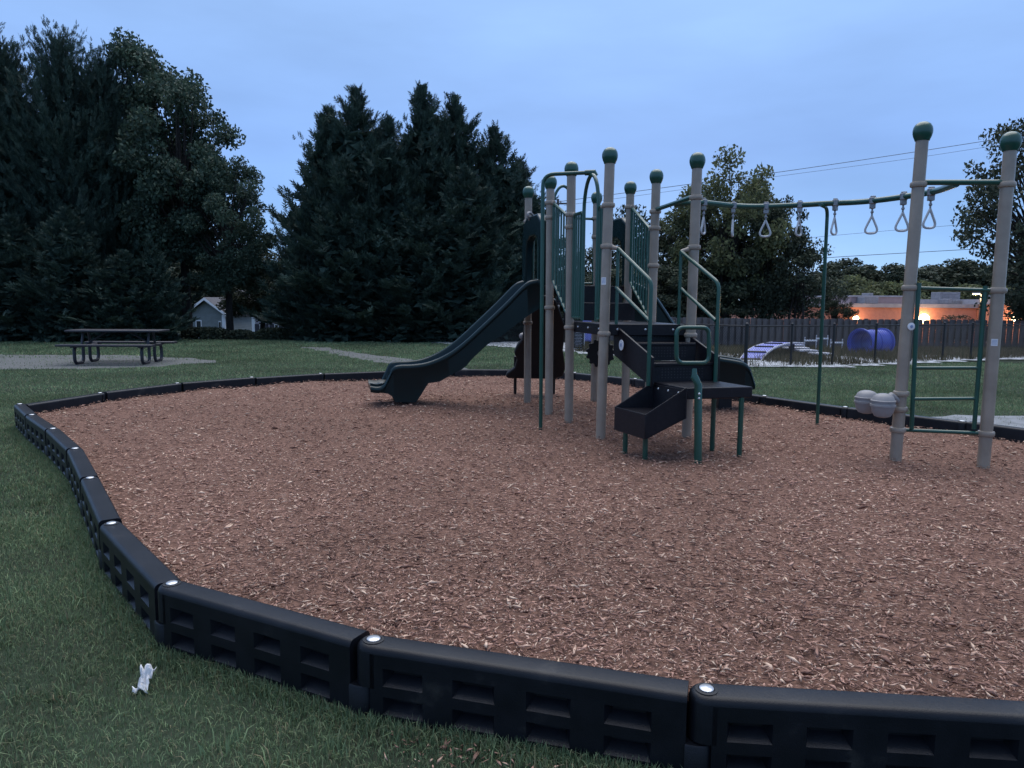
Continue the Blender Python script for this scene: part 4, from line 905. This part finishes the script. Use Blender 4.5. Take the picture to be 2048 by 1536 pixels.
# ================================================================ TREES
def cypress_mesh(seed, H=10., Rr=2.2, nb=270, mat_=None, pw=.62, sc=1.):
    g = np.random.default_rng(seed); ps, ds, ls = [], [], []
    limbs = MB()
    for i in range(nb):
        h = H*(.01 + .97*(i/nb)**1.08); f = 1-h/H; Lb = Rr*(f**pw)*g.uniform(.45, 1.3)*(1 if f > .12 or pw < .5 else .7) + .03
        a = g.uniform(0, 2*math.pi); el = R(20 + 44*(h/H) + g.normal(0, 9)); d0 = V(math.cos(a)*math.cos(el), math.sin(a)*math.cos(el), math.sin(el)); k = int(9 + Lb*15)
        if i % 6 == 0: limbs.tube([V(0,0,h), V(0,0,h) + d0*Lb*.8], [.035,.008], 5)
        s = g.uniform(.22, 1., k)**.75
        for q in s:
            p = V(0,0,h) + d0*Lb*q + V(0,0,.25*Lb*q*q); side = g.normal(0, .42, 3); side[2] = abs(side[2])*.5 + .30 + .35*q
            ps.append(p + g.normal(0, .05, 3)); ds.append(nrm(d0 + side)); ls.append(sc*g.uniform(.26,.56)*(1.0-.15*q)*(.42 + .58*min(1, f*2.2)**.7))
    for j in range(24):             # lesser leaders that break the outline
        h = H*g.uniform(.30, .74); a = g.uniform(0, 2*math.pi); r_ = Rr*((1-h/H)**pw)*g.uniform(.55, 1.0); b0 = V(r_*math.cos(a), r_*math.sin(a), h); hl_ = g.uniform(.7, 1.5); out = V(math.cos(a), math.sin(a), 0)*.25
        for q in np.linspace(0, 1, 34):
            ps.append(b0 + (V(0,0,1)+out)*hl_*q + g.normal(0, .05, 3)); ds.append(nrm(V(*(g.normal(0, .75*(1.1-q), 2)), 1.0) + out)); ls.append(g.uniform(.16,.34)*(1.15-.6*q))
    for i in range(64):             # slender drooping leader
        t_ = i/64; ps.append(V(g.normal(0,.025), g.normal(0,.025), H*(.84 + .17*t_))); ds.append(nrm(V(g.normal(0,.85*(1-t_)**.7), g.normal(0,.85*(1-t_)**.7), 1))); ls.append(g.uniform(.16,.34)*(1.05-.72*t_))
    P = np.array(ps); D = np.array(ds); L_ = np.array(ls); n = len(P)
    S = np.cross(D, g.normal(0, 1, (n,3))); S /= np.linalg.norm(S, axis=1)[:,None]
    vs = []
    for ang, k, o_ in ((-50,.42,.05), (46,.46,.16), (-40,.46,.28), (38,.42,.42), (-20,.42,.55), (14,.40,.70), (0,1.15,.0)):
        c, s = math.cos(R(ang)), math.sin(R(ang)); d = D*c + S*s; w = S*c - D*s; st = P + D*(L_*o_)[:,None]; wd = .075 if ang else .045
        vs += [np.stack([st - w*(L_*wd)[:,None], st + w*(L_*wd)[:,None] + d*(L_*.08)[:,None], st + d*(L_*k)[:,None]], 1)]
    # larger inner sprays that fill the heart of the crown
    m_ = 4200; h = H*.8*g.random(m_)**1.3; a = g.uniform(0, 2*np.pi, m_); r_ = Rr*.62*((1-h/H)**.65)*np.sqrt(g.random(m_)); C = np.stack([r_*np.cos(a), r_*np.sin(a), h+.1], -1)
    E_ = g.normal(0, 1, (m_,3)); E_ /= np.linalg.norm(E_, axis=1)[:,None]; G_ = np.cross(E_, g.normal(0, 1, (m_,3))); G_ /= np.linalg.norm(G_, axis=1)[:,None]; z_ = g.uniform(.12,.26,m_)[:,None]
    vs += [np.stack([C - E_*z_ - G_*z_*.4, C + G_*z_*.8, C + E_*z_ - G_*z_*.3], 1)]
    v = np.concatenate(vs).reshape(-1, 3); f = np.arange(len(v)).reshape(-1, 3)
    crown = np_mesh('crown', v, f, mat_ or M['cypress'], 3)
    tr = MB(); tr.tube([V(0,0,-.6), V(0,0,.4), V(0,0,H*.5), V(0,0,H*.96)], [.24,.19,.10,.015], 8); tr.v += []; o = len(tr.v)
    tr.add(limbs.v, limbs.f); tme = bpy.data.meshes.new('trunk'); tme.from_pydata(tr.v, [], tr.f); tme.materials.append(M['bark']); tme.update()
    return crown, tme, H, Rr
def tree(name, label, group, meshes, x, y, H, Rxy, rz=0, zoff=0, cat='tree'):
    crown, trunk, H0, R0 = meshes; z = float(terrain(x, y)) + zoff
    t = empty(name, (x, y, z), label, cat, group); t.rotation_euler = (0, 0, rz); t.scale = (Rxy/R0, Rxy/R0, H/H0)
    for nm, me in (('trunk', trunk), ('crown', crown)):
        o = bpy.data.objects.new(nm, me); COL.objects.link(o); o.parent = t
    return t
CY = [cypress_mesh(s) for s in (11, 12, 13)]
CR = [cypress_mesh(s, 12.5, 3.3, 620, None, .36, .82) for s in (14, 15)]
def place(px, py_top, Y, Rxy, meshes, name, label, group, rz=0, cat='tree'):
    c = aty(px, py_top, Y); z = float(terrain(c[0], Y)); return tree(name, label, group, meshes, c[0], Y, c[2]-z, Rxy, rz, cat=cat)
gC = 'dark cypresses standing together beyond the slide'
for i, (px, py, Y, r_, lab) in enumerate(((712,172,30.5,2.5,'tallest pointed dark cypress on the house side of the clump'), (655,212,31,2.3,'dark cypress with ragged shoulder tips beside the tallest house-side one'), (842,170,31,2.3,'slim-tipped tall dark cypress in the middle of the clump'),
    (906,186,31.5,2.3,'tall dark cypress just past the middle of the clump'), (990,250,31,2.2,'medium dark cypress on the slide side of the clump'), (1042,315,32,2.0,'shorter dark cypress right behind the slide hood'),
    (640,355,29.6,1.55,'low spreading dark cypress at the house end of the clump'), (634,455,29.0,1.2,'smallest skirt-like dark cypress beside the lilac house'), (772,230,29.8,2.2,'dark cypress filling the gap between the two tallest tips'), (930,330,29.2,2.2,'lower dark cypress in front, over the slide chute'), (690,380,29.0,2.2,'low dark cypress in front under the tallest tip'), (830,400,29.0,2.3,'low broad dark cypress before the middle tips'))):
    place(px, py + 4, Y, r_*1.34, CY[i % 3], 'cypress_tree', lab, gC, i*1.3)
gL = 'dark conifers behind the picnic table'
for i, (px, py, Y, r_, lab) in enumerate(((118,92,30,3.1,'tallest dark conifer looming over the picnic table'), (10,120,30.5,3.0,'dark conifer at the outer edge past the tallest one'), (205,135,31,2.6,'dark conifer merging into the broad tree by the table'), (132,415,27.0,2.0,'small pointed conifer directly behind the table top'), (300,480,27.2,1.35,'small dark conifer beside the clipped hedge'), (245,500,26.9,1.9,'low dark conifer behind the far end of the table'), (20,430,27.2,2.2,'low dark conifer past the table at the pad end'), (-70,60,30,3.4,'tall dark conifer standing furthest from the slide'))):
    place(px, py, Y, r_, CR[i % 2] if Y > 28 else CY[(i+1) % 3], 'conifer_tree', lab, gL, i*2.1+.4)

def broad_mesh(seed, H, cz, rx, rz, ncl, nlf, ls, mat_, spread=.55, trunk_r=.2, shell=.55, stems=1, flat=1.):
    g = np.random.default_rng(seed); tr = MB(); P = []; cl_ = []
    for i in range(ncl):
        u = g.normal(0, 1, 3); u = u/np.linalg.norm(u); rad = shell + (1-shell)*g.random()**.6
        c = V(u[0]*rx*rad, u[1]*rx*rad, cz + u[2]*rz*rad*(1 if u[2] > 0 else .92)); c *= V(1+g.normal(0,.06), 1+g.normal(0,.06), 1); cl_.append(c)
        r_ = spread*g.uniform(.7, 1.35); k = int(nlf*(r_/spread)**2); q = g.normal(0, 1, (k,3)); q /= np.linalg.norm(q, axis=1)[:,None]; q *= (g.random(k)**.45)[:,None]
        P.append(c + q*V(r_, r_, r_*.72))
    P = np.concatenate(P); n = len(P)
    D = g.normal(0, 1, (n,3)); D[:,2] = D[:,2]*flat - .2; D /= np.linalg.norm(D, axis=1)[:,None]; S = np.cross(D, g.normal(0, 1, (n,3))); S /= np.linalg.norm(S, axis=1)[:,None]
    l = (ls*g.uniform(.6, 1.35, n))[:,None]; v = np.stack([P - D*l*.5, P + S*l*.28, P + D*l*.5, P - S*l*.28], 1).reshape(-1, 3)
    crown = np_mesh('crown', v, np.arange(len(v)).reshape(-1, 4), mat_, 4)
    fork = max(.15, cz-rz*.72)
    for s in range(stems):
        off = V(0,0,0) if stems == 1 else V(g.normal(0,.25), g.normal(0,.25), 0)
        tr.tube([off + V(0,0,-.7), off + V(g.normal(0,.04), g.normal(0,.04), fork*.5), off*1.3 + V(g.normal(0,.1), g.normal(0,.1), fork), V(g.normal(0,.2), g.normal(0,.2), cz+rz*.45)], [trunk_r*1.25, trunk_r, trunk_r*.8, trunk_r*.2], 9)
    for c in cl_:
        z0 = fork + (c[2]-fork)*g.uniform(.12, .45); z0 = max(fork*.9, min(z0, cz+rz*.3)); a = V(0,0,z0); m_ = (a+c)/2 + V(*(g.normal(0,.18,2)), .15); rr0 = trunk_r*.32
        tr.tube(spline([a, m_, c], 4), list(np.linspace(rr0, .012, 9)), 5)
    me = bpy.data.meshes.new('trunk'); me.from_pydata(tr.v, [], tr.f); me.materials.append(M['bark']); me.update()
    return crown, me, H, rx
# broad tree shading the houses
BA = broad_mesh(21, 13., 7.6, 3.3, 5.3, 105, 330, .20, M['leaf'], .78, .26)
c = aty(400, 66, 31.5); x_ = aty(405, 640, 31.5)[0]
place(352, 128, 31.5, 2.45, BA, 'broadleaf_tree', 'big broadleaf tree with dark trunk before the sided houses', 'broadleaf trees', .6)
place(262, 58, 33.0, 2.9, BA, 'broadleaf_tree', 'tall broadleaf crown rising behind the dark conifers', 'broadleaf trees', 2.4)
place(448, 300, 30.5, 1.75, BA, 'broadleaf_tree', 'leaning-trunked lower broadleaf tree right before the sided houses', 'broadleaf trees', 4.)
BD = broad_mesh(22, 9., 5.2, 2.6, 3.6, 70, 300, .20, M['leaf_dark'], .72, .16)
place(520, 492, 38, 2.2, BD, 'broadleaf_tree', 'dark small tree between the lilac house and the cypresses', 'broadleaf trees', .2)
for i, (px, py, Y, r_) in enumerate(((400,520,80,6.),(470,540,84,7.),(560,520,80,6.),(330,500,82,7.))):
    place(px, py, Y, r_, BD, 'broadleaf_tree', ['dark distant tree directly behind the green-grey gabled house','dark distant tree behind the cream porch wing','dark distant tree behind the lilac shuttered house','dark distant tree past the green-grey house, behind the small conifers'][i], 'trees behind the houses', i*1.1)
# bushy tree behind the overhead beam and its neighbours
BE = broad_mesh(23, 7.5, 4.2, 3.0, 3.3, 85, 230, .17, M['leaf_dark'], .62, .13, stems=3)
BM = broad_mesh(33, 7.5, 4.2, 2.8, 3.3, 75, 170, .17, M['leaf_mid'], .60, .12, stems=3)
BO = broad_mesh(24, 7.5, 4.6, 2.6, 2.8, 60, 200, .17, M['leaf_olive'], .60, .12, stems=2)
BS = broad_mesh(25, 6.5, 3.9, 1.7, 2.6, 48, 70, .17, M['leaf_dark'], .55, .07, shell=.35, stems=3)
gR = 'trees behind the picket fence'
place(1470, 345, 33, 2.75, BM, 'broadleaf_tree', 'large bushy tree behind the overhead beam', gR, .3)
place(1465, 312, 32, 2.3, BO, 'broadleaf_tree', 'olive-topped tree poking above the large bushy one', gR, 1.3)
place(1545, 395, 32, 1.9, BE, 'broadleaf_tree', 'bushy tree beside the green support post', gR, 2.0)
place(1385, 405, 33.5, 2.1, BM, 'broadleaf_tree', 'bushy tree behind the taupe stair post', gR, 3.0)
place(1605, 470, 31, 1.5, BS, 'broadleaf_tree', 'thin-leaved tree edge by the green support post', gR, 2.0)
for i, (px, py, r_, lab) in enumerate(((1272,402,1.4,'thin sparse tree seen between the taupe posts above the handrail'), (1210,450,1.3,'thin sparse tree behind the entrance arch'), (1330,430,1.9,'sparse tree between the stair posts'), (1130,470,1.3,'thin sparse tree behind the picket barrier'), (1290,425,1.9,'sparse tree behind the stair handrail'))):
    place(px, py, 35, r_, BS, 'broadleaf_tree', lab, gR, i*1.7)
for i, (px, py, r_, lab) in enumerate(((1090,560,2.2,'dark shrub mass behind the climbing wall'), (1170,545,2.2,'dark shrub mass behind the entrance arch'), (1250,535,2.3,'dark shrub mass behind the stair handrail'), (1335,530,2.4,'dark shrub mass between the two tallest stair posts'), (1400,560,2.2,'dark shrub mass under the first trapeze handle'))):
    place(px, py, 31.5, r_, BE, 'shrub', lab, 'dark shrubs behind the dog park', i*.9, cat='shrub')
place(1672, 575, 34, .95, BE, 'broadleaf_tree', 'leaning small tree before the orange-lit wall', gR, .9)
place(1735, 640, 30.5, .5, BS, 'shrub', 'thin sapling standing beside the blue tunnel', gR, .9, 'shrub')
place(1905, 628, 30, 1.0, BS, 'shrub', 'thin dry bush in front of the pickets by the ladder', gR, 2.9, 'shrub')
# sparse dark tree beyond the ladder posts
BF = broad_mesh(26, 10.5, 5.6, 3.6, 4.6, 120, 105, .19, M['leaf_dark'], .62, .2, shell=.4)
place(2112, 150, 27, 2.9, BF, 'broadleaf_tree', 'sparse dark tree with loose leaves beyond the last ladder post', gR, 1.9)
place(2150, 430, 29, 2.7, BE, 'broadleaf_tree', 'dense dark tree under the loose-leaved one at the picket fence', gR, .5)
# far pines and lit bushes
PO = 'first second third fourth fifth sixth seventh eighth ninth tenth eleventh'.split()
BP = broad_mesh(27, 12., 8.0, 3.4, 4.0, 60, 150, .42, M['leaf_dark'], 1.1, .2)
for i, (px, py, Y, r_, kind) in enumerate(((1655,545,115,4.5,0),(1690,523,118,5.0,0),(1730,535,120,4.5,0),(1758,560,118,4,0),(1795,533,112,4,0),(1830,545,118,5,0),(1870,540,122,6,0),(1905,524,120,6,0),(1945,538,122,6,0),(1985,541,118,5,0),(2030,530,118,6,0),(1620,560,118,5,0),(1570,555,120,6,0))):
    place(px, py, Y, r_, BP, 'pine_tree', (PO[i] + ' far dark pine past the green support post towards the ladder') if i < 11 else ['far dark pine just behind the green support post','far dark pine hidden behind the bushy tree'][i-11], 'far pines on the skyline', i*.8)
BL = broad_mesh(28, 6., 3.6, 2.6, 2.6, 46, 160, .36, M['leaf_olive'], .9, .12)
for px, py, Y, r_, lab in ((1722,560,88,3.4,'yellow-green tree lit up above the roof beside the far pines'), (1790,572,88,3.6,'lime-green bush above the pink roof block'), (1840,570,92,4.0,'olive bush above the pale roof beside the bright lamp'), (1930,578,90,4.0,'olive bush behind the roof units and street lamp'), (1985,580,92,4.0,'olive bush beyond the white parapet')):
    place(px, py, Y, r_, BL, 'broadleaf_tree', lab, 'bushes behind the low building', px*.01)
# hedge and shrubs by the houses
def bush(name, label, x0, x1, y0, y1, z1, seed, mat_, box=True):
    g = np.random.default_rng(seed); n = int(5200*(x1-x0)*.45); P = np.stack([g.uniform(x0,x1,n), g.uniform(y0,y1,n), g.random(n)**.7*z1], -1)
    cx_, hx = (x0+x1)/2, (x1-x0)/2; rr0 = np.abs((P[:,0]-cx_)/hx); P = P[(rr0**(6 if box else 2.2) + (P[:,2]/z1)**(6 if box else 2.2)) < 1]; n = len(P); gz = terrain(P[:,0], P[:,1]); P[:,2] += gz
    D = g.normal(0,1,(n,3)); D /= np.linalg.norm(D,axis=1)[:,None]; S = np.cross(D, g.normal(0,1,(n,3))); S /= np.linalg.norm(S,axis=1)[:,None]; l = (.10*g.uniform(.6,1.4,n))[:,None]
    v = np.stack([P-D*l*.5, P+S*l*.3, P+D*l*.5, P-S*l*.3],1).reshape(-1,3); zb = float(terrain(cx_, (y0+y1)/2))
    t = empty(name, (cx_, (y0+y1)/2, zb), label, 'hedge' if box else 'shrub'); o = put('foliage', np_mesh('foliage', v, np.arange(len(v)).reshape(-1,4), mat_, 4), t, 0, 0)
    m = MB()
    for i in range(7): xx = x0+(x1-x0)*(i+.5)/7; m.tube([V(xx,(y0+y1)/2,zb-.2), V(xx+g.normal(0,.1),(y0+y1)/2,zb+z1*.75)], .02, 5)
    m.build('stem', M['bark'], t)
xq = lambda px, Y: float(aty(px, 680, Y)[0])
bush('hedge', 'clipped dark hedge in front of the green-grey house', xq(366,29), xq(447,29), 28.6, 29.8, .50, 5, M['leaf_dark'])
bush('shrub', 'low rounded shrub between the hedge and lilac house', xq(450,29), xq(505,29), 28.8, 29.8, .42, 6, M['leaf_dark'], False)
bush('shrub', 'rounded shrub below the shuttered lilac window', xq(505,29), xq(590,29), 28.8, 29.8, .50, 7, M['leaf_dark'], False)

# ================================================================ POWER LINES
def wire(pts, Y, r_, label):
    m = MB(); m.tube(spline([aty(px, py, Y) for px, py in pts], 8), r_, 5); tag(m.build('power_line', M['dark_wire'], None, smooth=0), label, 'power line', 'power lines')
wire([(1113,404),(1300,379),(1545,346),(1750,316),(1990,279),(2260,236)], 56, .020, 'topmost power line running down to the utility pole')
wire([(1128,411),(1300,388),(1545,354),(1800,320),(1960,296),(2260,250)], 56.4, .012, 'thin power line just under the topmost one')
wire([(1113,520),(1400,496),(1700,468),(1950,447),(2260,420)], 57, .012, 'faint power line crossing behind the trapeze handles')
wire([(1128,556),(1400,535),(1660,515),(1965,497),(2260,478)], 57.4, .022, 'lowest and thickest power line above the far pines')
for px, lab in ((1116,'utility pole with crossarm whose top shows behind the entrance arch'), (2262,'utility pole carrying the power lines past the dark loose-leaved tree')):
    c = aty(px, 398 if px < 2000 else 225, 56.7); zg = float(terrain(c[0], 56.7)); t = empty('utility_pole', (c[0], 56.7, zg), lab, 'pole')
    m = MB(); m.tube([V(c[0],56.7,zg-.5), V(c[0],56.7,c[2])], [.16,.10], 9); m.build('pole', M['wood'], t)
    m = MB(); m.box(V(c[0]+.2,56.6,c[2]-.35), (1.6,.1,.12)); m.build('crossarm', M['wood'], t)
    for s in (-.5,.2,.9): m = MB(); m.lathe(V(c[0]+s,56.6,c[2]-.29), [(.04,0),(.06,.05),(.04,.1),(.05,.15)], 8); m.build('insulator', M['palegrey'], t)
